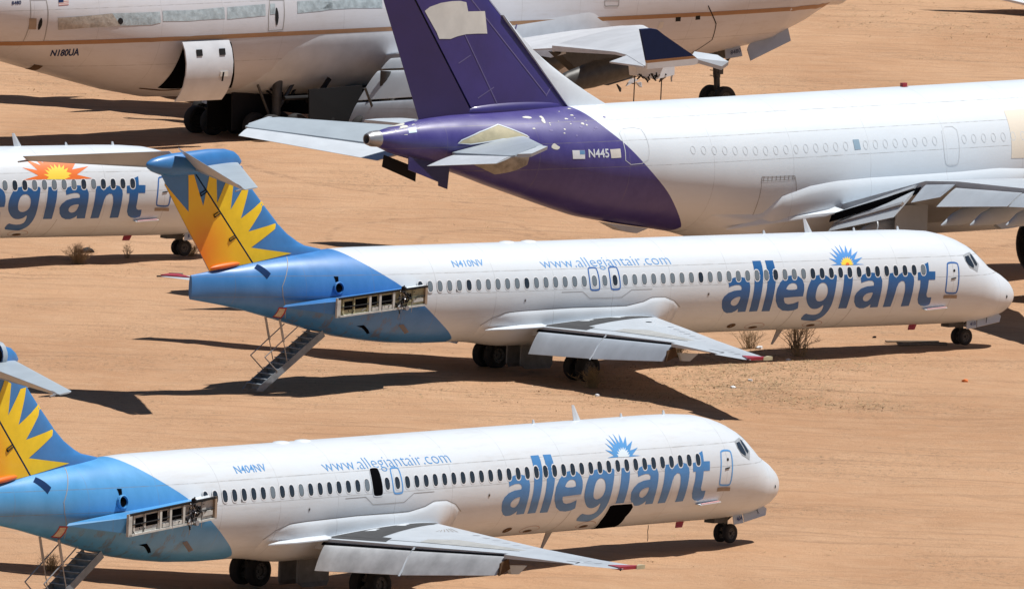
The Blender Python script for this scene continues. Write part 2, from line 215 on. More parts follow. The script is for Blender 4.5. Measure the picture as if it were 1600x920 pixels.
# ---- traced markings in surface coordinates
D = {"LET":[[[[16.231,0.1468], [16.063,0.1948], [15.908,0.2169], [15.73,0.2266], [15.555,0.2222], [15.358,0.2012], [15.214,0.1629], [15.144,0.1116], [15.103,0.0306], [15.101,-0.0807], [15.116,-0.2465], [15.115,-0.3775], [15.081,-0.5355], [15.479,-0.5408], [15.524,-0.458], [15.618,-0.5089], [15.782,-0.5503], [16.028,-0.5559], [16.217,-0.513], [16.377,-0.4252], [16.449,-0.3341], [16.472,-0.2474], [16.406,-0.1687], [16.203,-0.0955], [15.911,-0.0549], [15.562,-0.0437], [15.533,-0.0037], [15.571,0.0372], [15.673,0.0627], [15.874,0.0635], [16.074,0.0422], [16.193,0.0197]], [[15.547,-0.1833], [15.72,-0.1891], [15.906,-0.2241], [16.015,-0.2864], [15.979,-0.3481], [15.84,-0.3838], [15.692,-0.3795], [15.601,-0.3254], [15.562,-0.2505]]], [[[14.826,0.5612], [14.398,0.5616], [14.386,0.4403], [14.402,0.2938], [14.435,0.1521], [14.485,-0.0895], [14.51,-0.2987], [14.473,-0.5339], [14.895,-0.5413], [14.929,-0.314], [14.904,-0.1039], [14.883,0.0979], [14.853,0.3002], [14.836,0.4468]]], [[[14.17,0.5626], [13.755,0.5586], [13.75,0.4312], [13.749,0.2847], [13.775,0.1429], [13.827,-0.0989], [13.847,-0.2657], [13.839,-0.4209], [13.822,-0.5455], [14.243,-0.543], [14.278,-0.3241], [14.246,-0.1133], [14.213,0.0886], [14.176,0.2907], [14.171,0.4372]]], [[[12.304,-0.2249], [13.278,-0.2422], [13.259,-0.2962], [13.157,-0.3638], [12.985,-0.3936], [12.74,-0.3817], [12.468,-0.3347], [12.392,-0.5043], [12.561,-0.5431], [12.848,-0.5605], [13.171,-0.5397], [13.474,-0.4502], [13.67,-0.3116], [13.733,-0.1828], [13.699,-0.0396], [13.557,0.0795], [13.348,0.1673], [13.087,0.2143], [12.831,0.225], [12.584,0.1972], [12.392,0.1238], [12.306,0.0218], [12.284,-0.1004]], [[13.246,-0.0765], [12.654,-0.0808], [12.651,-0.0138], [12.722,0.0438], [12.875,0.066], [13.051,0.0524], [13.174,0.0037]]], [[[12.121,-0.2489], [12.136,-0.1231], [12.062,0.0184], [11.909,0.1373], [11.723,0.1955], [11.465,0.2163], [11.214,0.2047], [11.043,0.1658], [10.957,0.1161], [10.964,0.118], [10.88,0.1836], [10.799,0.2068], [10.582,0.1998], [10.61,0.0788], [10.651,-0.083], [10.67,-0.2711], [10.678,-0.4503], [10.726,-0.5975], [10.809,-0.7343], [10.939,-0.8184], [11.117,-0.8849], [11.217,-0.8859], [11.594,-0.8691], [11.952,-0.8264], [11.888,-0.6357], [11.614,-0.6795], [11.345,-0.6934], [11.132,-0.6559], [11.07,-0.5649], [11.101,-0.4196], [11.229,-0.5001], [11.45,-0.538], [11.698,-0.5164], [11.921,-0.4293], [12.068,-0.3255]], [[11.64,-0.2561], [11.652,-0.13], [11.578,-0.0085], [11.43,0.046], [11.252,0.0476], [11.111,-0.0049], [11.042,-0.0976], [11.041,-0.2014], [11.102,-0.2858], [11.223,-0.3386], [11.388,-0.3583], [11.55,-0.3269]]], [[[10.205,0.1987], [9.768,0.1967], [9.769,0.1076], [9.786,-0.0339], [9.819,-0.241], [9.829,-0.3948], [9.82,-0.5425], [10.261,-0.5397], [10.282,-0.3427], [10.265,-0.1503], [10.242,0.0333]]], [[[9.372,0.1527], [9.198,0.1909], [8.962,0.2182], [8.706,0.2208], [8.456,0.1949], [8.301,0.138], [8.222,0.0458], [8.22,-0.0763], [8.235,-0.2432], [8.228,-0.3977], [8.187,-0.5415], [8.594,-0.5443], [8.626,-0.4657], [8.734,-0.5195], [8.902,-0.5589], [9.133,-0.5573], [9.356,-0.5087], [9.529,-0.3996], [9.593,-0.2658], [9.514,-0.1821], [9.312,-0.102], [9.015,-0.061], [8.66,-0.0497], [8.654,0.0112], [8.749,0.0531], [8.928,0.0596], [9.131,0.0422], [9.323,0.0165]], [[8.651,-0.1946], [8.844,-0.1982], [9.035,-0.2271], [9.134,-0.2835], [9.109,-0.3499], [8.99,-0.39], [8.838,-0.3879], [8.721,-0.3337], [8.673,-0.2581]]], [[[7.868,0.193], [7.687,0.2007], [7.499,0.194], [7.505,0.0866], [7.362,0.1555], [7.174,0.2038], [6.941,0.2149], [6.715,0.1914], [6.58,0.1252], [6.544,0.0234], [6.561,-0.1406], [6.57,-0.3333], [6.548,-0.54], [6.969,-0.5455], [6.996,-0.3494], [6.984,-0.1769], [7.015,-0.0319], [7.083,0.0199], [7.212,0.0278], [7.361,-0.0169], [7.443,-0.1079], [7.487,-0.2543], [7.509,-0.3864], [7.512,-0.5409], [7.917,-0.5463], [7.939,-0.357], [7.919,-0.1425], [7.893,0.021]]], [[[6.135,0.3273], [5.724,0.4092], [5.742,0.2104], [5.409,0.2102], [5.433,0.0358], [5.771,0.0329], [5.792,-0.1274], [5.805,-0.2761], [5.746,-0.332], [5.657,-0.3487], [5.503,-0.3455], [5.469,-0.4615], [5.479,-0.5225], [5.696,-0.5578], [5.918,-0.5417], [6.094,-0.4897], [6.213,-0.3825], [6.232,-0.2497], [6.207,-0.1232], [6.21,0.0307], [6.355,0.032], [6.344,0.1946], [6.12,0.2072]]]],"SUN":[[[10.854,0.4045], [10.481,0.4377], [10.84,0.5645], [10.456,0.5182], [10.697,0.7045], [10.354,0.5754], [10.506,0.8099], [10.213,0.6362], [10.255,0.8895], [10.083,0.658], [9.982,0.9138], [9.937,0.6726], [9.692,0.8876], [9.756,0.6649], [9.437,0.8182], [9.629,0.6036], [9.214,0.7103], [9.554,0.5116], [9.085,0.5609], [9.505,0.4237], [9.073,0.4005], [9.663,0.394], [10.27,0.4026]]],"SUNY":[[[10.331,0.4034], [10.253,0.4172], [10.313,0.4634], [10.197,0.4617], [10.24,0.5217], [10.138,0.4981], [10.112,0.5718], [10.054,0.5257], [9.969,0.5926], [9.967,0.5333], [9.839,0.5952], [9.871,0.5319], [9.722,0.5819], [9.811,0.5087], [9.655,0.5354], [9.757,0.4815], [9.638,0.4841], [9.74,0.4421], [9.616,0.436], [9.717,0.4096], [9.662,0.3961]]],"SUNR":[[[10.068,0.3997], [10.041,0.4314], [9.99,0.45], [9.927,0.4534], [9.884,0.4399], [9.865,0.4181], [9.875,0.3991]]],"SUNC":[[[11.398,0.3628], [10.619,0.4554], [11.31,0.6561], [10.595,0.5815], [11.038,0.8917], [10.363,0.702], [10.566,0.9379], [10.167,0.7565], [10.278,0.9089], [9.452,0.9103], [8.916,0.8944], [8.996,0.7456], [8.488,0.8412], [8.903,0.5868], [8.055,0.6604], [8.73,0.4624], [7.995,0.3682], [9.007,0.3546], [10.261,0.3646]]],"SUNCY":[[[10.261,0.3646], [10.126,0.4145], [10.371,0.4834], [10.097,0.4811], [10.253,0.5904], [10.024,0.5492], [10.102,0.6578], [9.886,0.5873], [9.919,0.7193], [9.752,0.614], [9.708,0.739], [9.588,0.6247], [9.451,0.7367], [9.432,0.6233], [9.222,0.7044], [9.315,0.5824], [9.075,0.6283], [9.209,0.5308], [8.969,0.4907], [9.171,0.4437], [9.064,0.4169], [9.399,0.3577]]],"TB":[[34.917,4.493], [34.508,4.25], [33.911,3.899], [33.335,3.579], [32.711,3.229], [31.567,2.463], [31.062,2.119], [30.464,1.737], [29.821,1.366], [29.342,1.078]],"TBA":[[36.215,7.935], [35.679,7.274], [34.927,6.559], [33.918,5.555], [32.938,4.659], [31.889,3.713], [31.022,3.057]],"FINY":[[[43.148,7.098], [41.936,6.018], [42.09,7.689], [41.925,7.662], [41.279,6.22], [41.07,7.369], [40.735,7.362], [40.634,6.322], [40.209,7.213], [39.884,7.068], [39.98,6.063], [39.397,6.873], [39.075,6.912], [39.467,5.728], [38.419,6.343], [38.289,6.202], [39.079,5.239], [37.577,5.538], [37.498,5.453], [38.917,4.643], [36.95,4.392], [38.758,4.085], [40.77,3.811]]],"FIN":[[43.327,7.434], [40.769,3.799], [38.758,4.08], [35.486,4.488], [36.017,4.411], [37.046,5.099], [37.506,5.462], [38.317,6.246], [38.898,6.837], [39.43,7.686], [39.603,7.996], [39.927,8.215], [40.616,8.298], [41.851,8.157]],"HINGE":[[41.322,7.017], [38.758,4.08]],"BUL":[[44.033,7.796], [43.995,7.658], [43.807,7.539], [43.438,7.426], [42.976,7.269], [42.278,7.255], [41.731,7.244], [40.636,7.221], [39.498,7.591], [39.64,7.94], [39.804,8.151], [39.993,8.261], [40.271,8.312], [41.063,8.327], [41.911,8.284], [42.815,8.186], [43.535,8.085], [43.89,7.954]],"VENT":[[38.685,1.1543], [38.302,0.5895], [38.511,0.3748], [38.918,0.9298]],"PLAC":[[37.877,-0.6482], [37.543,-0.6059], [37.473,-1.1558], [37.837,-1.2631]],"PLACI":[[37.829,-0.6952], [37.595,-0.6579], [37.548,-1.1064], [37.814,-1.1583]],"EXH":[[[35.34,0.151], [35.356,0.1101], [35.396,0.0746], [35.453,0.0496], [35.522,0.039], [35.59,0.0447], [35.649,0.0661], [35.687,0.1002], [35.699,0.1417], [35.682,0.1841], [35.639,0.2206], [35.577,0.2454], [35.507,0.2548], [35.439,0.2476], [35.385,0.2252], [35.35,0.1913]]],"SQH":[[[35.662,0.4408], [35.462,0.4369], [35.49,0.3019], [35.613,0.2846], [35.629,0.3747]]],"BAYH":[[[34.346,-0.7729], [34.053,-0.716], [33.721,-0.8482], [33.55,-0.9529], [33.616,-1.0], [33.911,-0.867], [34.091,-0.8023]]],"DOORF":[[4.752,0.377], [4.633,0.4224], [4.164,0.4428], [4.06,0.3885], [4.103,0.0355], [4.13,-0.2056], [4.228,-0.2749], [4.722,-0.273], [4.847,-0.2308], [4.848,0.0214]],"DOORI":[[4.7,0.3628], [4.607,0.4018], [4.215,0.4181], [4.126,0.3754], [4.162,0.0331], [4.186,-0.1952], [4.263,-0.2514], [4.704,-0.2521], [4.786,-0.2221], [4.789,0.0214]],"SILL":[[4.87,-0.2964], [4.13,-0.291], [4.102,-0.3691], [4.849,-0.3734]],"PORT":[[4.302,0.2415], [4.319,0.2218], [4.352,0.2085], [4.391,0.2066], [4.419,0.2168], [4.426,0.2351], [4.408,0.2548], [4.374,0.2683], [4.336,0.2703], [4.308,0.2601]],"WSF":[[3.614,0.6573], [3.026,0.8541], [2.854,0.6132], [2.768,0.5599], [2.99,0.3147], [3.43,0.37], [3.599,0.514]],"WS1":[[3.548,0.6257], [3.286,0.6913], [3.139,0.4441], [3.207,0.3774], [3.462,0.4211], [3.576,0.5166]],"WS2":[[3.114,0.7748], [3.014,0.7767], [2.881,0.5319], [2.996,0.4523], [3.082,0.4953], [3.158,0.655]],"TXREG":[[29.929,0.6522], [28.35,0.6625], [29.903,0.8224], [28.257,0.8208]],"TXWWW":[[25.535,0.5519], [18.954,0.5487], [23.535,0.8076], [23.51,0.5576]],"TXREGB":[[29.481,0.6323], [28.107,0.6306], [29.502,0.7816]],"CARGOB":[[[10.521,-0.5194], [10.379,-0.4967], [9.361,-0.5026], [9.204,-0.5781], [9.197,-0.684], [9.231,-0.8371], [8.91,-1.3259], [9.577,-1.4279], [10.015,-1.4277], [10.481,-0.8953], [10.515,-0.6813]]],"TOPA":[[28.492,-1.1777], [28.475,-0.6513], [28.032,-0.468], [27.381,-0.3526], [26.57,-0.3283], [24.071,-0.2952], [21.835,-0.3002], [21.349,-0.2965], [20.533,-0.2182], [20.115,-0.1319], [19.46,-0.1333], [18.933,-0.2256], [18.565,-0.3735]],"PROBE":[[29.98,0.1519], [26.553,-0.1064], [17.23,-0.1077], [1.732,-0.0007]],"SERV":[[15.525,-0.9857], [15.53,-0.9312], [15.374,-0.8757], [15.197,-0.89], [15.114,-0.943], [15.141,-1.0175], [15.261,-1.0779], [15.425,-1.0584]],"PYL":[[36.555,2.35,2.377], [36.551,2.35,2.85], [34.974,2.3,3.017], [32.113,2.2,3.22], [32.108,2.2,2.578], [32.846,2.25,2.507], [34.151,2.3,2.415], [36.075,2.35,2.222]],"PYLTOP":[[38.152,1.3,2.579], [36.55,2.35,2.826], [32.113,2.2,3.22], [33.48,1.5,3.094]],"STAIR":[[38.486,0.38,-0.608], [38.538,-0.38,-0.609], [35.636,0.38,1.349], [35.74,-0.38,1.442]],"STRUT":[[37.581,-0.36,1.981], [37.343,-0.36,1.145], [37.14,-0.36,0.507], [37.594,0.36,2.032], [37.353,0.36,1.16], [37.116,0.36,0.342], [36.635,-0.36,1.721], [38.219,-0.36,0.61], [37.591,-0.36,0.051], [36.644,0.36,1.718], [38.25,0.36,0.58], [37.576,0.36,0.03]],"NGD1":[[2.332,0.35,0.972], [1.886,0.45,1.031], [2.164,0.75,0.87], [2.588,0.7,0.79]],"NGD2":[[1.84,0.35,1.008], [0.847,0.35,1.241], [0.96,0.75,0.998], [2.144,0.8,0.862]],"STRAKE":[[5.745,-0.6247], [4.575,-0.5854]],"REGA":[[36.763,0.0793], [35.824,0.1239], [36.758,0.2354], [35.837,0.2761]],"FLAGA":[[37.498,0.1819], [36.926,0.2094], [36.939,0.0387], [37.488,0.0049]],"FLAGA2":[[37.162,0.1945], [36.933,0.2053], [36.942,0.1265], [37.164,0.1148]],"BLANKA":[[35.748,0.2732], [35.255,0.2948], [35.266,0.1346], [35.736,0.1103]],"PATCHF":[[43.631,12.006], [43.39,12.156], [42.836,12.295], [42.28,12.343], [41.862,12.339], [41.547,12.274], [41.45,11.909], [40.576,11.892], [40.463,11.01], [41.002,11.03], [41.56,11.025], [41.978,10.961], [42.325,10.868], [42.882,10.89], [43.026,11.161]],"FINA":[[43.818,7.877], [45.655,12.515], [44.057,12.457], [41.097,7.964], [35.904,8.0], [40.217,12.316], [34.337,7.985]],"CREAM1":[[42.652,0.0215], [42.483,0.1666], [41.598,0.4869], [40.603,0.7629], [40.164,0.6429], [39.462,0.4484], [39.383,0.3879], [40.595,0.2872], [42.062,0.0259]],"CREAM2":[[41.898,-0.6206], [40.7,-0.7798], [39.955,-0.4974], [39.514,-0.2861], [39.451,-0.0201], [40.1,0.0233], [41.636,-0.3392]],"STKR":[[44.671,0.8731], [44.319,0.8608], [44.362,0.5185], [44.718,0.515]],"SPOTS":[[[45.222,1.8645], [45.009,1.8301], [44.574,1.8189], [44.501,1.5583], [44.699,1.2213], [44.939,1.3353], [45.262,1.5586]], [[44.961,1.1433], [44.742,1.2554], [44.567,1.1337], [44.637,0.9373], [44.798,0.9805], [44.969,0.9681]], [[45.256,0.9294], [45.164,0.9108], [45.193,0.771], [45.27,0.7758]], [[39.204,1.0388], [38.939,1.0694], [38.746,1.0126], [38.838,0.9562], [39.146,0.9877]], [[38.405,1.0336], [38.212,1.0501], [38.276,0.8451], [38.375,0.7741], [38.46,0.8858], [38.339,0.9438]], [[38.463,0.2087], [38.283,0.3136], [38.157,0.2554], [38.019,0.2278], [38.133,0.1616], [38.328,0.1618]]],"BLUEWIN":[[23.367,0.3937], [23.043,0.3931], [23.032,0.2474], [23.359,0.2433]],"DOORA":[[18.511,0.5144], [17.684,0.5114], [17.715,0.2698], [17.815,-0.0335], [17.975,-0.0649], [18.422,-0.0646], [18.584,-0.0044], [18.622,0.2499]],"DOORA2":[[35.108,0.6835], [33.975,0.7185], [33.851,0.5556], [33.852,0.2862], [34.021,0.0645], [35.088,0.002], [35.042,0.347]],"CARGOA":[[28.321,-0.06], [26.585,-0.0694], [26.488,-0.1667], [26.205,-0.5427], [26.2,-1.0036], [28.158,-1.0217], [28.293,-0.5142]],"VENTA":[[28.321,-0.06], [26.585,-0.0694], [26.582,-0.1239], [28.34,-0.1252]],"PRIMER":[[14.809,0.7145], [13.682,0.7216], [14.287,-0.0138], [14.985,-0.0074]],"FAIRA":[[30.685,-0.7231], [27.841,-0.6595], [27.219,-0.3681], [25.699,-0.2321], [24.468,-0.1828], [22.584,-0.1618], [19.666,-0.1576], [17.723,-0.1533], [15.651,-0.1307]],"APUD":[[45.061,-0.5,6.439], [43.455,-0.5,5.665], [43.482,-0.5,5.432], [45.043,-0.5,6.12]],"APUD2":[[44.993,0.5,6.6], [42.873,0.5,6.274], [42.998,0.5,5.294], [43.565,0.5,5.437], [43.518,0.5,5.552], [45.078,0.5,6.183]],"AFI":[[24.231,3.0,3.44], [23.84,6.9,4.652], [24.948,6.9,3.438], [24.884,3.0,2.748]],"AAIL":[[23.342,7.3,4.981], [23.634,9.3,5.163], [24.687,9.3,4.543], [24.358,7.3,4.109]],"AFO":[[23.871,9.4,5.062], [25.05,14.5,5.281], [25.034,14.5,4.579], [25.179,9.4,4.136]],"AWTE":[[24.213,3.0,3.494], [23.638,7.2,4.943], [23.906,9.4,5.088], [25.051,14.5,5.332]],"AFAIR":[[[25.164,10.5,4.241], [25.834,10.5,3.818], [25.59,10.5,3.505], [23.725,10.5,3.796]], [[25.06,12.5,4.383], [25.629,12.5,4.032], [25.419,12.5,3.746], [23.521,12.5,4.061]], [[25.563,15.0,4.589], [26.126,15.0,3.989], [26.022,15.0,3.884], [24.129,15.0,4.273]]],"AENG":[[19.534,7.9,2.774], [19.521,7.9,2.163]],"B_STRIPE":[[53.026,-0.9496], [43.204,-0.1463], [35.608,-0.1367], [31.767,-0.1274], [17.56,-0.2949], [14.8,-0.2671]],"B_TAPE":[[[50.911,-0.0951], [47.912,0.0816], [45.104,0.1646], [45.092,0.0143], [45.588,-0.0221], [47.43,-0.0912], [49.293,-0.1968], [50.767,-0.3065]], [[44.959,0.1799], [41.313,0.2261], [41.302,0.0778], [42.78,0.0704], [44.953,0.0355]], [[41.136,0.2247], [38.876,0.2378], [38.894,0.0863], [41.185,0.0692]], [[38.578,0.2391], [38.283,0.2352], [38.333,0.0996], [38.631,0.0984]], [[36.962,0.252], [35.587,0.253], [34.87,0.2505], [34.877,0.1243], [35.647,0.1064], [37.0,0.0948]], [[35.597,0.2363], [33.595,0.2367], [32.43,0.2242], [31.888,0.2183], [31.903,0.109], [33.641,0.1239], [35.645,0.118]]],"B_DOORS":[[[52.429,0.1764], [51.51,0.2041], [51.425,-0.0089], [51.379,-0.3032], [51.212,-0.6526], [52.265,-0.7346], [52.362,-0.3646]], [[38.603,0.2926], [37.718,0.2815], [37.754,0.0716], [37.827,-0.1166], [38.718,-0.1204], [38.752,0.0844]], [[18.336,-0.0717], [17.412,-0.0886], [17.401,-0.1554], [17.441,-0.1684], [18.231,-0.1597], [18.316,-0.1392]]],"B_CARGOH":[[[43.616,-0.2202], [40.845,-0.2307], [39.287,-1.0903], [42.453,-1.0265], [43.764,-1.0432], [43.75,-0.8449], [43.712,-0.6361], [43.667,-0.4016]]],"B_CDOOR":[[43.835,3.45,4.101], [43.998,3.75,3.592], [43.994,3.8,2.994], [43.873,3.5,2.191], [43.725,3.1,1.487], [41.279,3.45,4.164], [41.352,3.75,3.5], [41.365,3.8,2.9], [41.197,3.5,2.094], [41.102,3.1,1.324]],"B_REG":[[50.42,-0.8578], [49.092,-0.7019], [50.571,-0.7196], [49.159,-0.5965]],"B_8480":[[53.409,0.0405], [52.9,0.0738], [53.401,0.1111], [52.888,0.1425]],"B_FLAG":[[50.849,0.2221], [50.27,0.2479], [50.313,0.1431], [50.868,0.1153]],"B_SM":[[[52.437,-0.1789], [52.054,-0.1588], [51.93,-0.3689], [52.313,-0.395]]],"B_FCARGO":[[12.001,-0.267], [11.758,-0.2485], [10.878,-0.5199], [10.587,-0.7918], [11.434,-1.0149]],"B_WIN2":[[[13.691,-0.3419], [13.373,-0.3446], [13.328,-0.4024], [13.643,-0.3966]], [[12.418,-0.3583], [12.15,-0.3597], [12.08,-0.4137], [12.378,-0.4112]]],"B_SM2":[[[14.642,-0.3815], [14.375,-0.3821], [14.361,-0.4716], [14.661,-0.4674]]],"B_DARK":[[[49.819,-1.6994], [50.521,-1.2132], [50.079,-1.1834], [49.702,-1.5055]]],"B_FAIR":[[37.689,-0.607], [37.457,-0.4513], [36.878,-0.3411], [35.576,-0.1897], [34.548,-0.0814], [33.978,-0.0326], [31.554,-0.0038], [20.027,-0.0416], [19.072,-0.1617], [18.453,-0.2607], [17.684,-0.3596], [17.136,-0.4526], [16.843,-0.5236]],"B_WTOP":[[29.576,9.0,5.024], [30.927,13.0,5.566], [33.206,17.0,5.914], [36.439,22.0,6.187], [40.628,28.0,6.202], [43.013,31.5,6.376]],"B_WTE":[[31.172,12.0,3.966], [33.905,17.0,4.297], [34.424,17.0,4.123], [35.313,19.0,4.523], [34.939,18.0,4.68], [35.38,19.0,4.738], [38.556,25.5,5.16], [39.719,27.5,5.241], [39.931,27.0,5.008], [42.452,31.5,5.175]],"B_LET":[[43.36,31.8,6.796], [42.749,31.8,5.24], [40.084,31.8,5.362], [39.178,31.8,5.041], [43.355,33.0,6.911], [44.398,33.2,6.961]],"B_FL1":[[33.095,4.2,2.587], [32.44,4.2,3.011], [35.045,8.5,3.486], [34.863,8.5,3.048]],"B_FL2":[[33.032,4.0,2.383], [35.151,9.0,2.961], [34.609,9.0,1.782], [34.243,4.0,1.154]],"B_FL3":[[34.323,4.0,1.064], [34.605,9.0,1.69], [34.159,9.0,0.87], [34.628,4.0,0.219]],"B_ND1":[[7.212,1.2,2.313], [6.734,1.1,2.521], [6.608,1.0,2.653], [4.568,1.0,3.305], [4.674,1.4,2.586], [7.409,1.5,1.829]],"B_ND2":[[8.145,0.8,2.392], [7.324,0.9,2.526], [7.726,1.3,2.133], [8.606,1.3,1.984]],"B_PYL":[[33.9,18.0,4.182], [34.418,18.0,3.986], [33.568,18.0,3.1], [33.035,18.0,2.91], [32.217,18.0,2.965], [31.828,18.0,3.509], [32.598,18.0,3.751]],"B_PYL2":[[40.096,29.0,4.931], [39.927,29.0,4.456], [39.243,29.0,4.376], [38.026,29.0,4.277], [38.2,29.0,4.864]],"G":{"bush":[10.95,571.23],"bush2":[9.15,570.75],"tuft":[3.06,554.55],"tuftb":[10.99,566.38],"bush3":[-17.39,597.71],"bush4":[-15.47,600.45],"bush5":[-15.08,600.29],"grassw":[-12.94,602.28],"orange":[17.1,560.61],"w1":[8.99,558.22],"w2":[8.31,555.94],"w3":[10.56,566.74],"w4":[3.25,551.83],"w5":[9.49,570.6],"tyre":[-17.4,602.93],"boards":[16.54,574.48],"panelA":[-17.97,679.12],"panelB":[-13.45,672.26],"tuft3":[6.38,566.34],"tuft4":[4.94,570.83],"tuft5":[-4.8,566.97],"tr":[24.75,733.97],"trs":[21.38,749.18],"black":[14.04,577.03],"tuft6":[-7.62,494.84],"tuft7":[-14.93,491.25]}}
# ---------------------------------------------------------------- helpers
class P: pass
CP = P()       # current aeroplane frame
def frame(X, Y, yaw, att, bank, sref, zref, name):
    fw = Vector((math.cos(yaw)*math.cos(att), math.sin(yaw)*math.cos(att), math.sin(att)))
    rt = Vector((math.sin(yaw), -math.cos(yaw), 0)); up = rt.cross(fw)
    rt, up = rt*math.cos(bank)-up*math.sin(bank), up*math.cos(bank)+rt*math.sin(bank)
    o = bpy.data.objects.new(name, None); COL.objects.link(o)
    loc = Vector((X, Y, 0)) - fw*sref + up*zref
    m = Matrix.Identity(4)
    for i in range(3): m[i][0], m[i][1], m[i][2], m[i][3] = fw[i], -rt[i], up[i], loc[i]
    o.matrix_world = m; o.empty_display_size = 2
    CP.sref, CP.zref, CP.root = sref, zref, o
    return o
def L(p): return (CP.sref-p[0], -p[1], p[2]-CP.zref)
def link(name, me, parent=None, mats=None):
    o = bpy.data.objects.new(name, me); COL.objects.link(o)
    if parent: o.parent = parent
    for m in (mats or []): me.materials.append(m)
    return o
def fixn(me):
    bm = bmesh.new(); bm.from_mesh(me); bmesh.ops.recalc_face_normals(bm, faces=bm.faces); bm.to_mesh(me); bm.free()
def mk(name, vs, fs, m, parent=None, smooth=False, local=True, recalc=True, sharp=None, mi=None):
    me = bpy.data.meshes.new(name); me.from_pydata([L(v) if local else tuple(v) for v in vs], [], fs); me.update()
    ms = m if isinstance(m, (list, tuple)) else [m]
    if mi:
        for p, k in zip(me.polygons, mi): p.material_index = k
    if recalc: fixn(me)
    if smooth:
        for p in me.polygons: p.use_smooth = True
        me.set_sharp_from_angle(angle=math.radians(sharp or 35))
    return link(name, me, parent, ms)
def loft(rings, cap=True):
    vs = []; fs = []; n = len(rings[0])
    for r in rings: vs += r
    for i in range(len(rings)-1):
        for j in range(n):
            a = i*n+j; b = i*n+(j+1) % n; fs.append((a, b, b+n, a+n))
    if cap: fs.append(tuple(range(n))[::-1]); fs.append(tuple(range((len(rings)-1)*n, len(rings)*n)))
    return vs, fs
class Acc:
    "collects shapes into one mesh"
    def __init__(s): s.v = []; s.f = []; s.mi = []
    def add(s, vs, fs, mi=0):
        o = len(s.v); s.v += [tuple(v) for v in vs]; s.f += [tuple(i+o for i in f) for f in fs]; s.mi += [mi]*len(fs); return s
    def tube(s, a, b, r, r2=None, n=8, mi=0):
        a = Vector(a); b = Vector(b); r2 = r if r2 is None else r2; d = (b-a).normalized()
        u = d.orthogonal().normalized(); w_ = d.cross(u)
        R = [[a+(u*math.cos(t)+w_*math.sin(t))*r for t in [k*2*math.pi/n for k in range(n)]], [b+(u*math.cos(t)+w_*math.sin(t))*r2 for t in [k*2*math.pi/n for k in range(n)]]]
        return s.add(*loft(R), mi)
    def box(s, c, h, mi=0, M3=None):
        vs = []
        for x in (-1, 1):
            for y in (-1, 1):
                for z in (-1, 1):
                    v = Vector((x*h[0], y*h[1], z*h[2]))
                    if M3: v = M3 @ v
                    vs.append(Vector(c)+v)
        return s.add(vs, [(0, 1, 3, 2), (4, 6, 7, 5), (0, 4, 5, 1), (2, 3, 7, 6), (0, 2, 6, 4), (1, 5, 7, 3)], mi)
    def prism(s, pts, n, t, mi=0):
        "polygon pts extruded by vector n*t (both sides half)"
        n = Vector(n).normalized()*t/2; k = len(pts)
        vs = [Vector(p)+n for p in pts]+[Vector(p)-n for p in pts]
        fs = [tuple(range(k)), tuple(range(2*k-1, k-1, -1))]+[(i, i+k, (i+1) % k+k, (i+1) % k) for i in range(k)]
        return s.add(vs, fs, mi)
    def lathe_y(s, c, prof, n=28, mi=0, mis=None):
        "prof: list of (radius, y offset); axis along y"
        R = [[(c[0]+r*math.cos(t), c[1]+y, c[2]+r*math.sin(t)) for t in [k*2*math.pi/n for k in range(n)]] for r, y in prof]
        vs, fs = loft(R, False); o = len(s.v); s.v += vs
        for i, f in enumerate(fs): s.f.append(tuple(q+o for q in f)); s.mi.append(mis[i//n] if mis else mi)
        return s
    def make(s, name, m, parent=None, smooth=False, local=True, sharp=None):
        return mk(name, s.v, s.f, m, parent, smooth, local, True, sharp, s.mi)
def poly3n(pts):
    n = Vector((0, 0, 0)); k = len(pts)
    for i in range(k):
        a = Vector(pts[i]); b = Vector(pts[(i+1) % k]); n += a.cross(b)
    return n.normalized()
def plate(name, pts, t, m, parent):
    a = Acc(); a.prism(pts, poly3n(pts), t); return a.make(name, m, parent)
def fill2d(polys=None, text=None, size=1, shear=0, font_extra=0., spacing=1.):
    "filled 2-D outline -> bmesh (even-odd holes)"
    if text is not None:
        cu_ = bpy.data.curves.new('tmp', 'FONT'); cu_.body = text; cu_.size = size; cu_.shear = shear; cu_.offset = font_extra
        cu_.space_character = spacing; cu_.resolution_u = 3
    else:
        cu_ = bpy.data.curves.new('tmp', 'CURVE'); cu_.dimensions = '2D'; cu_.fill_mode = 'BOTH'
        for p in polys:
            sp = cu_.splines.new('POLY'); sp.points.add(len(p)-1)
            for i, q in enumerate(p): sp.points[i].co = (q[0], q[1], 0, 1)
            sp.use_cyclic_u = True
    ob = bpy.data.objects.new('tmp', cu_); COL.objects.link(ob)
    dg = bpy.context.evaluated_depsgraph_get(); dg.update()
    me = bpy.data.meshes.new_from_object(ob.evaluated_get(dg))
    bm = bmesh.new(); bm.from_mesh(me)
    bpy.data.objects.remove(ob); bpy.data.curves.remove(cu_); bpy.data.meshes.remove(me)
    return bm
def cutgrid(bm, du, dv):
    def cut(ax, d):
        if not d: return
        lo = min(v.co[ax] for v in bm.verts); hi = max(v.co[ax] for v in bm.verts)
        x = math.floor(lo/d)*d+d
        while x < hi-1e-6:
            pn = [0, 0, 0]; pn[ax] = 1; pc = [0, 0, 0]; pc[ax] = x
            bmesh.ops.bisect_plane(bm, geom=bm.verts[:]+bm.edges[:]+bm.faces[:], plane_co=pc, plane_no=pn, dist=1e-6)
            x += d
    cut(0, du); cut(1, dv)
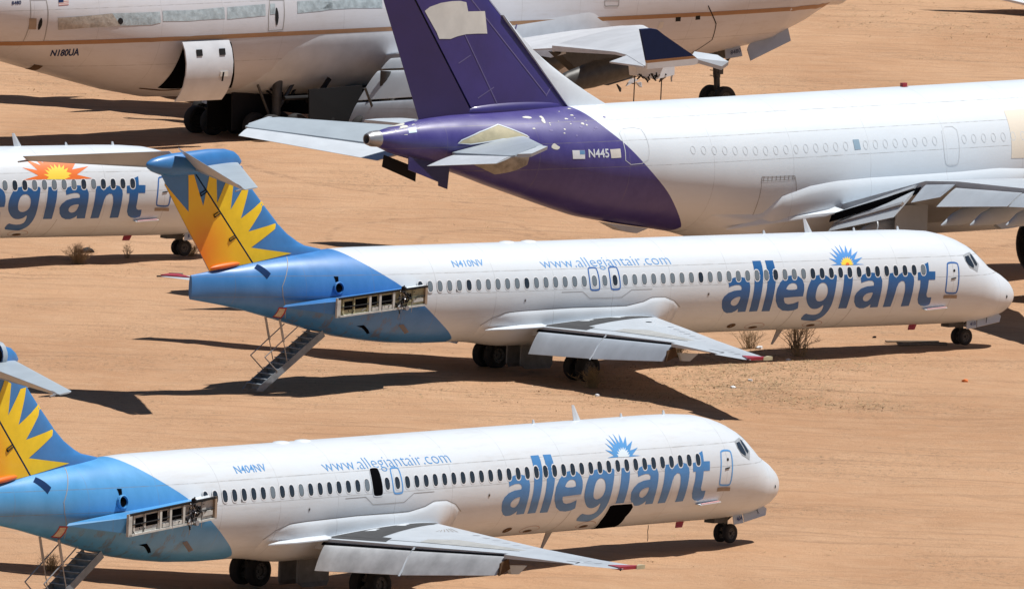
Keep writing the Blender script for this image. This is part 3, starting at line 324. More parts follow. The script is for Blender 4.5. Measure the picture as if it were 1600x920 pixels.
def decal_bm(name, bm, fn, m, parent, outward, smooth=True):
    for v in bm.verts: v.co = Vector(L(fn(v.co.x, v.co.y)))
    bm.normal_update()
    c = Vector(L(outward))
    tot = Vector((0, 0, 0)); ctr = Vector((0, 0, 0))
    for f in bm.faces: tot += f.normal*f.calc_area()
    if tot.dot(c-Vector(L((outward[0], 0, outward[2])))) < 0: bmesh.ops.reverse_faces(bm, faces=bm.faces)
    me = bpy.data.meshes.new(name); bm.to_mesh(me); bm.free()
    if smooth:
        for p in me.polygons: p.use_smooth = True
    return link(name, me, parent, [m])
def fdecal(name, polys, k, m, parent, off=.006, smoothp=0):
    "painted shape on a fuselage side; polys in (s,theta)"
    if polys and isinstance(polys[0][0], (int, float)): polys = [polys]
    bm = fill2d([[(q[0], q[1]) for q in round_poly(p, smoothp)] for p in polys])
    cutgrid(bm, .5 if k != 'md' or min(q[0] for p in polys for q in p) < 6 or max(q[0] for p in polys for q in p) > 30 else 0, .07)
    s0 = polys[0][0][0]
    return decal_bm(name, bm, lambda s, t: surf(k, s, t, off), m, parent, (s0, 5, 3))
def round_poly(p, n):
    "Chaikin corner rounding"
    for _ in range(n):
        q = []
        for i in range(len(p)):
            a = p[i]; b = p[(i+1) % len(p)]
            q += [(a[0]*.75+b[0]*.25, a[1]*.75+b[1]*.25), (a[0]*.25+b[0]*.75, a[1]*.25+b[1]*.75)]
        p = q
    return p
def ring_poly(p, d, sy=1.):
    "inset copy of a closed (s,theta) outline"
    cx = sum(q[0] for q in p)/len(p); cy = sum(q[1] for q in p)/len(p); out = []
    n = len(p)
    area = sum(p[i][0]*p[(i+1) % n][1]-p[(i+1) % n][0]*p[i][1] for i in range(n))
    sg = 1 if area > 0 else -1
    for i in range(n):
        a = Vector((p[i-1][0], p[i-1][1]*sy)); b = Vector((p[i][0], p[i][1]*sy)); c = Vector((p[(i+1) % n][0], p[(i+1) % n][1]*sy))
        e1 = (b-a).normalized(); e2 = (c-b).normalized(); nn = Vector((-(e1.y+e2.y), e1.x+e2.x)); 
        if nn.length < 1e-6: nn = Vector((-e1.y, e1.x))
        nn.normalize(); q = b+nn*d*sg; out.append((q.x, q.y/sy))
    return out
def outline(name, p, k, m, parent, wd, sy, off=.007, smoothp=1):
    p = round_poly(p, smoothp)
    return fdecal(name, [p, ring_poly(p, wd, sy)], k, m, parent, off)
def fline(name, pts, k, m, parent, wd, sy, off=.006):
    "open painted/joint line along (s,theta) points"
    a = []; b = []
    for i in range(len(pts)):
        p0 = pts[max(0, i-1)]; p1 = pts[min(len(pts)-1, i+1)]
        d = Vector((p1[0]-p0[0], (p1[1]-p0[1])*sy)).normalized(); n = Vector((-d.y, d.x))*wd/2
        a.append((pts[i][0]+n.x, pts[i][1]+n.y/sy)); b.append((pts[i][0]-n.x, pts[i][1]-n.y/sy))
    return fdecal(name, [a+b[::-1]], k, m, parent, off)
def ftext(name, txt, k, m, parent, bl, br, tl, shear=0, bold=0., spacing=1., off=.006, yb=None, tr=None):
    "text; bl/br/tl in (s,theta): baseline left, baseline right, top left of a capital"
    bm = fill2d(text=txt, size=1, font_extra=bold, spacing=spacing)
    xs = [v.co.x for v in bm.verts]; x0, x1 = min(xs), max(xs)
    capH = .70
    cutgrid(bm, 0, .12)
    def fn(x, y):
        u = (x-x0)/(x1-x0); v = y/capH
        s = bl[0]+(br[0]-bl[0])*u + (tl[0]-bl[0])*v; t = bl[1]+(br[1]-bl[1])*u+(tl[1]-bl[1])*v
        return surf(k, s, t, off)
    return decal_bm(name, bm, fn, m, parent, (bl[0], 5, 3))
def fuselage(k, m, parent, sa, sb, n=96, step=.4, name='fuselage', endcap=None):
    ss = []; x = sa
    while x < sb-1e-6: ss.append(x); x += (.06 if x < .6 else .15 if x < 6 else step if x < 28 else .25)
    ss.append(sb)
    rings = [[surf(k, s, 2*math.pi*j/n) for j in range(n)] for s in ss]
    vs, fs = loft(rings)
    return mk(name, vs, fs, m, parent, True, sharp=50)
def naca(x): 
    x = max(0, min(1, x)); return 5*(.2969*math.sqrt(x)-.126*x-.3516*x*x+.2843*x**3-.1015*x**4)
def wing_section(y, sl, zl, st, zt, th, frac, n=14, sd=1):
    c = st-sl; up = []; lo = []
    for i in range(n+1):
        u = (1-math.cos(math.pi*i/n))/2; t = naca(u*frac)*th*c/frac
        z = zl+(zt-zl)*u; up.append((sl+c*u, sd*y, z+t*.55)); lo.append((sl+c*u, sd*y, z-t*.85))
    return up+lo[::-1][:-1] if True else None
def wing(name, st, th, m, parent, sd, frac=lambda y: .75):
    rings = [wing_section(y, a, b, c, d, th, frac(y), sd=sd) for y, a, b, c, d in st]
    vs, fs = loft(rings); return mk(name, vs, fs, m, parent, True, sharp=40)
def lerp_st(st, y):
    if y <= st[0][0]: return st[0]
    for a, b in zip(st, st[1:]):
        if y <= b[0]:
            f = (y-a[0])/(b[0]-a[0]) if b[0] > a[0] else 0; return tuple(p+(q-p)*f for p, q in zip(a, b))
    return st[-1]
def slab_surface(name, q, th, m, parent, n=8, aero=True):
    """aerofoil-like panel: q = [front inboard, front outboard, rear outboard, rear inboard] 3-D points"""
    rings = []
    for side in (0, 1):
        f = Vector(q[0] if side == 0 else q[1]); r = Vector(q[3] if side == 0 else q[2])
        nrm = (Vector(q[1])-Vector(q[0])).cross(Vector(q[3])-Vector(q[0])).normalized()
        if nrm.z < 0: nrm = -nrm
        up = []; lo = []
        for i in range(n+1):
            u = (1-math.cos(math.pi*i/n))/2; t = naca(u)*th
            p = f+(r-f)*u; up.append(tuple(p+nrm*(t*.9+.006))); lo.append(tuple(p-nrm*(t*.4+.006)))
        rings.append(up+lo[::-1])
    vs, fs = loft(rings); return mk(name, vs, fs, m, parent, True, sharp=35)
def wheel(name, c, r, wd, parent, side=1, shared={}):
    key = (round(r, 2), round(wd, 2))
    if key not in shared:
        a = Acc(); h = wd/2
        prof = [(.02, h*.35), (r*.30, h*.35), (r*.34, h*.60), (r*.52, h*.62), (r*.56, h*.80), (r*.62, h*.92), (r*.80, h), (r*.93, h*.86), (r*.99, h*.55), (r, 0), (r*.99, -h*.55), (r*.93, -h*.86), (r*.80, -h), (r*.62, -h*.92), (r*.56, -h*.8), (r*.52, -h*.62), (r*.34, -h*.6), (r*.3, -h*.35), (.02, -h*.35)]
        mis = [1, 1, 1, 1]+[0]*10+[1]*4
        a.lathe_y((0, 0, 0), prof, 32, mis=mis)
        for i in range(9):
            t = i*2*math.pi/9
            for sg in (1, -1): a.lathe_y((math.cos(t)*r*.42, sg*h*.63, math.sin(t)*r*.42), [(.001, sg*.004), (r*.045, sg*.004), (r*.045, 0)], 8, 2)
        me = bpy.data.meshes.new('wheel'); me.from_pydata(a.v, [], a.f); me.update()
        for p, q in zip(me.polygons, a.mi): p.material_index = q; p.use_smooth = True
        fixn(me); me.set_sharp_from_angle(angle=math.radians(40))
        for mm in (m_tyre, m_rim, m_black): me.materials.append(mm)
        shared[key] = me
    o = bpy.data.objects.new(name, shared[key]); COL.objects.link(o); o.parent = parent; o.location = L(c); return o
def tag(o, label=None, cat=None, group=None, kind=None):
    if label: o['label'] = label
    if cat: o['category'] = cat
    if group: o['group'] = group
    if kind: o['kind'] = kind
    return o
def clip2d(bm, co, no):
    "keep the side the normal points to"
    bmesh.ops.bisect_plane(bm, geom=bm.verts[:]+bm.edges[:]+bm.faces[:], plane_co=co, plane_no=no, clear_inner=True)
# ================================================================ GROUND
def vnoise():
    rnd = random.Random(3); g = {}
    def h(ix, iy, s):
        v = math.sin(ix*127.1+iy*311.7+s*74.7)*43758.5453; return v-math.floor(v)
    def n(x, y, s):
        ix, iy = math.floor(x), math.floor(y); fx, fy = x-ix, y-iy; fx = fx*fx*(3-2*fx); fy = fy*fy*(3-2*fy)
        a = h(ix, iy, s); b = h(ix+1, iy, s); c = h(ix, iy+1, s); d = h(ix+1, iy+1, s)
        return a+(b-a)*fx+(c-a)*fy+(a-b-c+d)*fx*fy-.5
    return n
VN = vnoise()
def gh(x, y):
    "gentle relief of the sand"
    f = max(0, min(1, (120-abs(x))/60))
    return f*(.13*VN(x/7.3, y/7.3, 1)+.09*VN(x/2.1, y/2.1, 2)+.045*VN(x/.8, y/.8, 3)) - .012
def axis(lo, hi, d, far):
    a = [lo+i*d for i in range(int((hi-lo)/d)+1)]; g = d
    while a[-1] < far: g *= 1.35; a.append(a[-1]+g)
    g = d
    while a[0] > -far: g *= 1.35; a.insert(0, a[0]-g)
    return a
gx = axis(-30, 30, .3, 6000); gy = axis(485, 760, .5, 9000)
vs = [(x, y, gh(x, y) if -60 < x < 60 and 450 < y < 900 else 0) for y in gy for x in gx]
nx = len(gx); fs = [(j*nx+i, j*nx+i+1, (j+1)*nx+i+1, (j+1)*nx+i) for j in range(len(gy)-1) for i in range(nx-1)]
def sand_mat():
    m = bpy.data.materials.new('desert_sand'); m.use_nodes = True; nb = NB(m)
    tc = nb.N('ShaderNodeTexCoord'); O = tc.outputs['Object']
    n1 = nb.noise(O, .05, 6, .6); n2 = nb.noise(O, .6, 8, .7); n3 = nb.noise(scaled(nb, .45, .9, 1, O), 3.2, 9, .8)
    c = nb.mix(nb.mapr(nb.noise(scaled(nb, 1, .5, 1, O), .09, 4, .55), .38, .62), (.450, .258, .145), (.525, .318, .187))
    c = nb.mix(nb.mapr(n2, .45, .75, 0, .5), c, (.56, .375, .24))
    c = nb.mix(nb.mapr(n3, .56, .70, 0, .40), c, (.235, .145, .09))
    c = nb.mix(nb.mapr(nb.noise(O, 9, 6, .8), .58, .72, 0, .35), c, (.20, .13, .085))
    # dead ground cover in patches
    n4 = nb.noise(O, .11, 5, .65); n5 = nb.noise(scaled(nb, 1, .6, 1, O), 4.0, 8, .85)
    k = nb.math('MULTIPLY', nb.mapr(n4, .50, .60), nb.mapr(n5, .52, .62)); c = nb.mix(nb.math('MULTIPLY', k, .75), c, (.17, .125, .08))
    # grader and tyre tracks, slightly crossing families
    for ang, sc, st in ((.16, .8, .50), (-.10, .6, .38), (.7, .9, .25)):
        mp = nb.N('ShaderNodeMapping'); nb.L(O, mp.inputs[0]); mp.inputs['Rotation'].default_value = (0, 0, ang)
        v = scaled(nb, .03, sc, 1, mp.outputs[0]); nn = nb.noise(v, 1.6, 9, .7)
        c = nb.mix(nb.mapr(nn, .54, .66, 0, st), c, (.27, .165, .10))
    # looping wheel ruts
    for cx, cy, r0 in ((-3.0, 612.0, 3.2), (-1.2, 611.0, 1.9), (7.0, 655.0, 9.0), (-6, 640, 14)):
        dx = nb.math('MULTIPLY', nb.math('SUBTRACT', nb.sepO(O)[0], cx), .45 if r0 > 5 else .7); dy = nb.math('MULTIPLY', nb.math('SUBTRACT', nb.sepO(O)[1], cy), .32)
        dd = nb.math('SQRT', nb.math('ADD', nb.math('MULTIPLY', dx, dx), nb.math('MULTIPLY', dy, dy)))
        dd = nb.math('ADD', dd, nb.math('MULTIPLY', nb.noise(O, 1.3, 4), .25))
        k = nb.mapr(nb.math('ABSOLUTE', nb.math('SUBTRACT', dd, r0+.12)), .05, .16, 1, 0); k = nb.math('MULTIPLY', k, nb.mapr(nb.noise(O, 1.1, 6, .8), .45, .6))
        c = nb.mix(nb.math('MULTIPLY', k, .55), c, (.22, .13, .08))
    nb.L(c, nb.b.inputs['Base Color']); nb.b.inputs['Roughness'].default_value = .95; nb.b.inputs['Specular IOR Level'].default_value = .15
    bp = nb.N('ShaderNodeBump'); bp.inputs['Strength'].default_value = 1.0; bp.inputs['Distance'].default_value = .10
    nb.L(nb.noise(O, 3.5, 10, .75), bp.inputs['Height'])
    bp2 = nb.N('ShaderNodeBump'); bp2.inputs['Strength'].default_value = .6; bp2.inputs['Distance'].default_value = .12
    nb.L(nb.noise(scaled(nb, .25, 1, 1, O), 1.1, 8, .7), bp2.inputs['Height']); nb.L(bp.outputs[0], bp2.inputs['Normal'])
    nb.L(bp2.outputs[0], nb.b.inputs['Normal'])
    return m
CP.sref = 0; CP.zref = 0
gm = mk('ground', vs, fs, sand_mat(), None, True, local=False, recalc=False, sharp=180)
tag(gm, 'pale orange desert sand of the storage yard', 'ground', kind='structure')

# ================================================================ TWIN-JETS WITH SUNBURST TAILS
MDW = [(1.2, 19.45, 1.60, 25.85, 1.38), (1.7, 19.75, 1.62, 25.9, 1.40), (5.8, 22.0, 1.66, 26.2, 1.56), (9.95, 24.32, 1.70, 26.5, 1.69)]
MDW2 = [(9.95, 24.32, 1.70, 26.75, 1.67), (13.9, 26.50, 1.76, 27.95, 1.74), (13.92, 26.51, 1.76, 28.25, 1.74), (16.2, 27.75, 1.80, 28.95, 1.80), (16.42, 28.0, 1.80, 28.9, 1.80)]
def md_ztop(s, y):
    q = lerp_st(MDW+MDW2[1:], y); u = (s-q[1])/(q[3]-q[1]); fr = .75+.25*max(0, min(1, (y-9)/4))
    t = naca(max(0, min(1, u))*fr)*.115*(q[3]-q[1])/fr
    return q[2]+(q[4]-q[2])*u+t*.55
FINLE = [(3.6, 35.49), (4.49, 35.3), (4.57, 35.9), (4.70, 36.35), (5.1, 37.05), (5.46, 37.5), (6.25, 38.32), (6.84, 38.9), (7.3, 39.2), (7.75, 39.45)]
def hinge(z): return 41.322-(7.017-z)*.873
def finTE(z): return 43.33-(7.434-z)*.7045
def fin_half(s, z):
    le = interp(FINLE, z); te = finTE(z); c = te-le; return naca((s-le)/c)*.062*c+.004
def build_fin(root, hole=False):
    zs = [3.6+i*.15 for i in range(28)]; n = 12
    def body(name, a, b, m, cham):
        rings = []
        for z in zs:
            l, r = a(z), b(z); R = []
            for i in range(n+1): u = (1-math.cos(math.pi*i/n))/2 if name == 'fin' else i/n; s = l+(r-l)*u; R.append((s, fin_half(s, z), z))
            for i in range(n, -1, -1): u = (1-math.cos(math.pi*i/n))/2 if name == 'fin' else i/n; s = l+(r-l)*u; R.append((s, -fin_half(s, z), z))
            rings.append(R)
        vs, fs = loft(rings); return mk(name, vs, fs, m, root, True, sharp=40)
    fin = body('fin', lambda z: interp(FINLE, z), lambda z: hinge(z), m_fin, 0)
    rud = body('rudder', lambda z: hinge(z)+.085, lambda z: finTE(z), m_fin, 0)
    # dark spar in the hinge gap
    a = Acc(); a.add(*loft([[(hinge(z)-.01, .05, z), (hinge(z)+.1, .05, z), (hinge(z)+.1, -.05, z), (hinge(z)-.01, -.05, z)] for z in (3.7, 7.4)])); a.make('hinge_spar', m_black, fin)
    hv = Vector((.873, 1, 0)).normalized(); hn = Vector((1, -.873, 0)).normalized()
    for which, sgn, par, mm, off in (('fin', -1, fin, m_yel, 0), ('rudder', 1, rud, m_rud, .085)):
        for side in (1, -1):
            bm = fill2d(D['FINY']); co = (41.322+off, 7.017, 0); clip2d(bm, co, (hn.x*sgn, hn.y*sgn, 0))
            clip2d(bm, (42.3, 3.0, 0), (-.2, 1, 0)) if False else None
            cutgrid(bm, .35, .35)
            decal_bm('sunburst_paint', bm, lambda s, z, q=side: (s, q*(fin_half(s, z)+.012), z), mm, par, (39, 9*side, 6))
    # actuator fairing, orange
    R = []
    for i in range(9):
        u = i/8; r = .11*math.sqrt(max(0, 1-(2*u-1)**2))+.003; R.append([(40.85-1.5*u, .1+r*math.cos(t), 3.92+.32*u*.5+r*math.sin(t)*.9) for t in [k*math.pi/6 for k in range(12)]])
    vs, fs = loft(R); mk('tab_fairing', vs, fs, m_org, rud, True)
    # hinge arms on rudder
    for z in (6.75, 5.95, 5.05):
        s = hinge(z)+.05; a = Acc(); h = fin_half(s, z)+.02
        a.tube((s, h, z), (s+.28, h, z-.16), .018); a.tube((s+.28, h, z-.16), (s+.33, h, z-.06), .018); a.tube((s+.33, h, z-.06), (s+.05, h, z+.07), .018); a.make('hinge_arm', m_black, rud)
    # bullet fairing on top
    T = [(39.45, 7.82, .04, .03), (39.6, 7.82, .22, .10), (39.85, 7.88, .32, .16), (40.3, 7.88, .42, .22), (41.1, 7.86, .45, .27), (41.9, 7.80, .45, .30), (42.8, 7.75, .43, .31), (43.4, 7.75, .34, .27), (43.75, 7.76, .24, .2), (43.95, 7.77, .13, .11), (44.04, 7.78, .03, .02)]
    rings = []
    for (a_, b_) in zip(T, T[1:]):
        for f in (0, .5): q = [p+(r-p)*f for p, r in zip(a_, b_)]; rings.append([(q[0], q[3]*math.cos(t), q[1]+q[2]*math.sin(t)) for t in [k*2*math.pi/24 for k in range(24)]])
    q = T[-1]; rings.append([(q[0], q[3]*math.cos(t), q[1]+q[2]*math.sin(t)) for t in [k*2*math.pi/24 for k in range(24)]])
    vs, fs = loft(rings); mk('fin_top_fairing', vs, fs, m_fin, root, True, sharp=60)
    if hole:
        a = Acc(); a.add(*loft([[(s0_, .34*math.cos(t), 7.98+r_*math.sin(t)) for t in [k*math.pi/8 for k in range(16)]] for s0_, r_ in ((40.55, .42), (40.35, .44), (40.33, .36), (40.45, .33))], False)); a.make('open_fairing_rim', m_stab, root, True)
        a = Acc(); a.add(*loft([[(s0_, (.345+dy)*c1, 7.98+.30*s1_) for c1, s1_ in [(math.cos(k*math.pi/8), math.sin(k*math.pi/8)) for k in range(16)]] for s0_, dy in ((40.95, 0), (40.6, 0))])); a.make('fairing_opening', m_dark, root)
def build_stab(root, up_s, up_p):
    for sd, upz, nm in ((1, up_s, 'tailplane'), (-1, up_p, 'tailplane')):
        st = [(.0, 39.6, 7.78, 41.75, 7.62), (6.0, 43.85, 7.50, 44.30, 7.43), (6.12, 44.0, 7.49, 44.3, 7.43)]
        st = [(y, a, b, c+(.25 if y > 3 else 0), d) for y, a, b, c, d in st]
        tp = wing(nm, st, .09, m_stab, root, sd, lambda y: .7)
        a = (41.8, .25*sd, 7.60); b = (44.58, 6.0*sd, 7.42)
        c = (44.75+.12, 6.0*sd, 7.42+upz*.27); d = (42.75, .25*sd, 7.60+upz)
        slab_surface('elevator', [a, b, c, d], .10, m_grey2, tp)
        a2 = Acc(); a2.tube((44.5, 5.95*sd, 7.44), (45.0, 6.1*sd, 7.38), .035); a2.make('tip_weight', m_bare, tp)
LETTER_SH = {}
def md_plane(name, pose, kind):
    root = frame(*pose, 24.36, -.466, name)
    A_, B_, C_ = kind == 'a', kind == 'b', kind == 'c'
    paint = {'a': (.036, .185, .47), 'b': (.07, .29, .58), 'c': (.05, .17, .48)}[kind]
    fm = fuselage_mat('skin_'+name, 24.36, -.466, (.62, .675, .725), paint, D['TB'], ((2.86, 3.62), 2.95, .02),
                      stain=(32.0, 38.5, 0, 2.35, (.13, .085, .045)), dirt=.14 if A_ else .2)
    fu = fuselage('md', fm, root, -.24, 41.66)
    # cabin windows
    shade = {'a': {**{i: 1 for i in range(0, 41)}, **{i: 0 for i in (0, 5, 11, 20, 29, 37, 52)}, 53: 1},
             'b': {7: 1, 10: 1, 17: 1}, 'c': {i: 1 for i in (40, 43, 44, 45, 46, 47, 49)}}[kind]
    th0 = math.asin((3.164-2.715)/1.835)
    def ov(a, b, n=14, p=2.6):
        return [(a*math.copysign(abs(math.cos(t))**(2/p), math.cos(t)), b*math.copysign(abs(math.sin(t))**(2/p), math.sin(t))/1.8) for t in [i*2*math.pi/n for i in range(n)]]
    key = 'win'
    if key not in LETTER_SH:
        out = []
        for mm in (m_glass, m_shade):
            a = Acc(); o1 = ov(.155, .24); o2 = ov(.125, .202); o3 = ov(.111, .184)
            ring = []
            for o, d in ((o1, .003), (o1, .0065), (o2, .0085), (o3, .0085)): ring.append([(lambda q: (q[0]-20, q[1], q[2]))(surf('md', 20+s, th0+t, d)) for s, t in o])
            vs, fs = loft(ring, False); a.add(vs, fs, 0)
            n = len(o3); a.mi[-n:] = [2]*n
            rr3 = [[(lambda q: (q[0]-20, q[1], q[2]))(surf('md', 20+s*f, th0+t*f, .0085)) for s, t in o3] for f in (1, .8, .55, .3, .08)]
            vs, fs = loft(rr3, False); a.add(vs, fs, 1); a.add(rr3[-1], [tuple(range(n))], 1)
            me = bpy.data.meshes.new('window'); me.from_pydata([(-v[0], -v[1], v[2]-CP.zref) for v in a.v], [], a.f); me.update()
            for p, q in zip(me.polygons, a.mi): p.material_index = q
            fixn(me)
            bm = bmesh.new(); bm.from_mesh(me); bm.normal_update()
            if sum((f.normal*f.calc_area() for f in bm.faces), Vector()).y > 0: bmesh.ops.reverse_faces(bm, faces=bm.faces)
            bm.to_mesh(me); bm.free()
            for x in (m_ring, mm, m_black): me.materials.append(x)
            out.append(me)
        LETTER_SH[key] = out
    def wofs(i): return 6.045+.4826*((53-i)+max(0, min(4, 21-i))*.081)
    for i in range(54):
        if B_ and i == 18: continue
        o = bpy.data.objects.new('window', LETTER_SH[key][shade.get(i, 0)]); COL.objects.link(o); o.parent = root
        o.location = (24.36-wofs(i), 0, 0)
    # over-wing exits
    ml = m_blueline if not B_ else m_blueline_l
    for i in (18, 20):
        s = wofs(i); rr = [(s+x, th0+t) for x, t in [(.20, .30), (.13, .345), (-.13, .345), (-.20, .30), (-.22, 0), (-.22, -.19), (-.15, -.235), (.13, -.235), (.2, -.19), (.22, 0)]]
        rr = [(x, th0+(t-th0)*.83+.0) for x, t in rr]
        if B_ and i == 18:
            fdecal('open_exit', round_poly([(s+(x-s)*1.12, th0+(t-th0)*1.08) for x, t in rr], 1), 'md', m_dark, root, .008)
            outline('exit_frame', [(s+(x-s)*1.32, th0+(t-th0)*1.14) for x, t in rr], 'md', m_white, root, .03, 1.75, .011)
        else: outline('exit_outline', [(s+(x-s)*1.25, th0+(t-th0)*1.05) for x, t in rr], 'md', ml, root, .055, 1.75)
    # joint line around the exits
    se = wofs(19); zl = -.13
    fline('exit_joint', [(se+2.2, zl+.17), (se+1.15, zl+.17), (se+.75, zl+.02), (se-.85, zl+.02), (se-1.35, zl+.17), (se-2.4, zl+.17)], 'md', m_line, fu, .018, 1.75)
    # front service door
    outline('door_outline', D['DOORF'], 'md', ml, root, .065, 1.75, .007)
    fdecal('door_sill', D['SILL'], 'md', m_tan, root, .012)
    fdecal('door_peephole', D['PORT'], 'md', m_black, root, .008)
    a = Acc(); q0 = D['DOORF'][0]; p = surf('md', 4.55, .06, .012); p2 = surf('md', 4.30, .085, .012)
    a.tube(p, p2, .022); a.make('door_handle', m_black, root)
    # cockpit windows
    fdecal('windscreen_frame', D['WSF'], 'md', mat('windscreen_frame_grey', (.42, .45, .47), .4, .2, .2, 4), root, .010)
    fdecal('cockpit_window', D['WS1'], 'md', m_glass, root, .016); fdecal('cockpit_window', D['WS2'], 'md', m_glass, root, .016)
    for sy in (1, -1):
        pts = [surf('md', s, t, .014) for s, t in ((2.05, 1.48), (2.75, 1.45), (2.55, .98), (1.85, 1.0))]
        if sy < 0: pts = [(a_[0], -a_[1], a_[2]) for a_ in pts]
        fdecal('cockpit_window', [[(s, t if sy > 0 else math.pi-t) for s, t in ((1.95, 1.50), (2.62, 1.50), (2.5, 1.05), (1.82, 1.0))]], 'md', m_glass, root, .014)
    a = Acc(); 
    q1 = surf('md', 5.75, -.64, -.02); q2 = surf('md', 4.55, -.60, -.02)
    a.prism([q1, q2, (q2[0]+.05, q2[1]+.22, q2[2]-.02), (q1[0]-.02, q1[1]+.24, q1[2]-.03)], (0, .1, 1), .025); a.make('nose_strake', m_white, root)
    a = Acc(); a.prism([(q1[0]-.1, q1[1]+.18, q1[2]+.0), (q2[0]+.12, q2[1]+.16, q2[2]+.01), (q2[0]+.12, q2[1]+.21, q2[2]+.0), (q1[0]-.1, q1[1]+.23, q1[2]-.01)], (0, .1, 1), .045); a.make('strake_stripe', mat('faded_pink_red', (.60, .34, .34), .5), root)
    for s, t in D['PROBE'][:3]:
        fdecal('static_port', round_poly([(s+.055*math.cos(x), t+.036*math.sin(x)) for x in [i*math.pi/4 for i in range(8)]], 0), 'md', m_bare if s > 5 else m_black, root, .008)
        fdecal('port_hole', [(s+.028*math.cos(x), t+.018*math.sin(x)) for x in [i*math.pi/4 for i in range(8)]], 'md', m_black, root, .010)
    fdecal('lamp_recess', [(.95+.06*math.cos(x), -.05+.07*math.sin(x)) for x in [i*math.pi/4 for i in range(8)]], 'md', m_black, root, .01)
    # service panels underneath
    outline('service_panel', D['SERV'], 'md', m_brown, root, .2, 1.75, .008, 1)
    for ss in (9.55, 12.55):
        fline('belly_joint', [(ss, -.55), (ss+.1, -.9), (ss+.15, -1.4)], 'md', m_line, fu, .02, 1.75)
        outline('access_panel', [(ss+1.5+.5*math.cos(x), -1.02+.14*math.sin(x)) for x in [i*math.pi/6 for i in range(12)]], 'md', mat('faded_red_line', (.35, .16, .12), .6), fu, .018, 1.75)
        fdecal('drain_cover', [(ss+1.5+.22*math.cos(x), -1.08+.06*math.sin(x)) for x in [i*math.pi/6 for i in range(12)]], 'md', m_brown, fu, .008)
    # lettering
    lm = m_letter_f if B_ else m_letter
    for i, lt in enumerate(D['LET']): fdecal('lettering', [round_poly(p, 1) if (j == 1 or i == 4) else p for j, p in enumerate(lt)], 'md', lm, root, .006)
    if C_:
        fdecal('sun_logo', D['SUNC'], 'md', m_org, root, .007); fdecal('sun_logo_centre', D['SUNCY'], 'md', m_yel2, root, .010)
    else:
        fdecal('sun_logo', D['SUN'], 'md', m_sunb if A_ else m_skyblue, root, .007)
        fdecal('sun_logo_centre', D['SUNY'], 'md', m_yel2 if A_ else mat('faded_ray', (.62, .72, .78), .5), root, .010)
        if A_: fdecal('sun_logo_core', D['SUNR'], 'md', m_org, root, .013)
    mt = m_skyblue if B_ else m_blueline_w
    T = D['TXWWW']; ftext('web_address', 'www.allegiantair.com', 'md', mt, root, (25.50, .556), (18.98, .549), (25.62, .556+.245), spacing=1.02, bold=-.012)
    R = D['TXREG']
    if not C_: ftext('registration', {'a': 'N410NV', 'b': 'N404NV', 'c': ''}[kind], 'md', mt, root, (R[0][0]-.02, .652), (R[1][0], .662), (R[0][0]-.02, .652+.165), bold=.008)
    # tail details
    fdecal('vent_grille', D['VENT'], 'md', mat('vent_blue', (.008, .03, .10), .9, spec=.1), root, .008)
    fdecal('warning_placard', D['PLAC'], 'md', m_red, root, .008); fdecal('placard_text', D['PLACI'], 'md', mat('placard_cream', (.6, .5, .38), .6, 0, .3, 9), root, .011)
    fdecal('exhaust_hole', D['EXH'], 'md', m_dark, root, .010); fdecal('square_opening', D['SQH'], 'md', m_dark, root, .010)
    # rim around the round outlet
    e = D['EXH'][0]; cx = sum(p[0] for p in e)/len(e); ct = sum(p[1] for p in e)/len(e)
    a = Acc(); cc = Vector(surf('md', cx, ct, .0)); nn = (Vector(surf('md', cx, ct, .1))-cc).normalized()
    u = nn.orthogonal().normalized(); v_ = nn.cross(u)
    rings = [[tuple(cc+nn*h+(u*math.cos(t)+v_*math.sin(t))*r) for t in [k*math.pi/8 for k in range(16)]] for r, h in ((.235, -.02), (.235, .07), (.20, .09), (.195, -.02))]
    vs, fs = loft(rings, False); a.add(vs, fs); a.make('outlet_rim', fm, root)
    fdecal('belly_opening', D['BAYH'], 'md', m_dark, root, .010)
    a = Acc(); p1 = Vector(surf('md', 32.5, -.62, .02)); a.prism([p1, p1+Vector((-.22, .1, -.32)), p1+Vector((-.42, .1, -.26)), p1+Vector((-.2, 0, .04))], (0, 1, .3), .02); a.make('hanging_panel', m_tan, root)
    fline('tail_joint', [(37.4+.55*(1-abs(t)), t) for t in [1.35, 1.0, .7, .4, .1, -.2, -.5, -.8, -1.1]], 'md', m_line, fu, .03, 1.2)
    # pylon and torn-off engine mount
    py = D['PYLTOP']
    for sd in (1, -1):
        a = Acc()
        tip = [(36.5, 2.33*sd, 2.30), (36.5, 2.33*sd, 2.80), (32.15, 2.2*sd, 3.18), (32.15, 2.2*sd, 2.62)]
        rt_ = [(38.1, 1.15*sd, 2.52), (38.0, 1.15*sd, 2.60), (31.5, 1.45*sd, 3.25), (31.5, 1.45*sd, 2.55)]
        a.add(*loft([rt_, tip])); pyl = a.make('engine_pylon', fm, root)
        # open end: recessed box with ribs
        y = 2.2
        def q(u, v, d=0):   # u along 0..1 aft->fwd, v 0..1 up
            s = 36.55+(32.1-36.55)*u; yb = 2.36+(2.2-2.36)*u; zb = 2.24+(2.56-2.24)*u; zt = 2.90+(3.24-2.90)*u
            return (s, (yb+d)*sd, zb+(zt-zb)*v)
        def face(name, u0, u1, v0, v1, d, m, t=.02):
            a = Acc(); a.prism([q(u0, v0, d), q(u1, v0, d), q(u1, v1, d), q(u0, v1, d)], (0, 1, 0), t); return a.make(name, m, pyl)
        pr = m_prim if A_ else m_prim2
        face('mount_back_panel', .0, 1, .02, .98, .03, pr)
        face('mount_frame', -.01, 1.01, -.04, .05, .09, m_prim2, .1); face('mount_frame', -.01, 1.01, .95, 1.05, .09, m_black, .1)
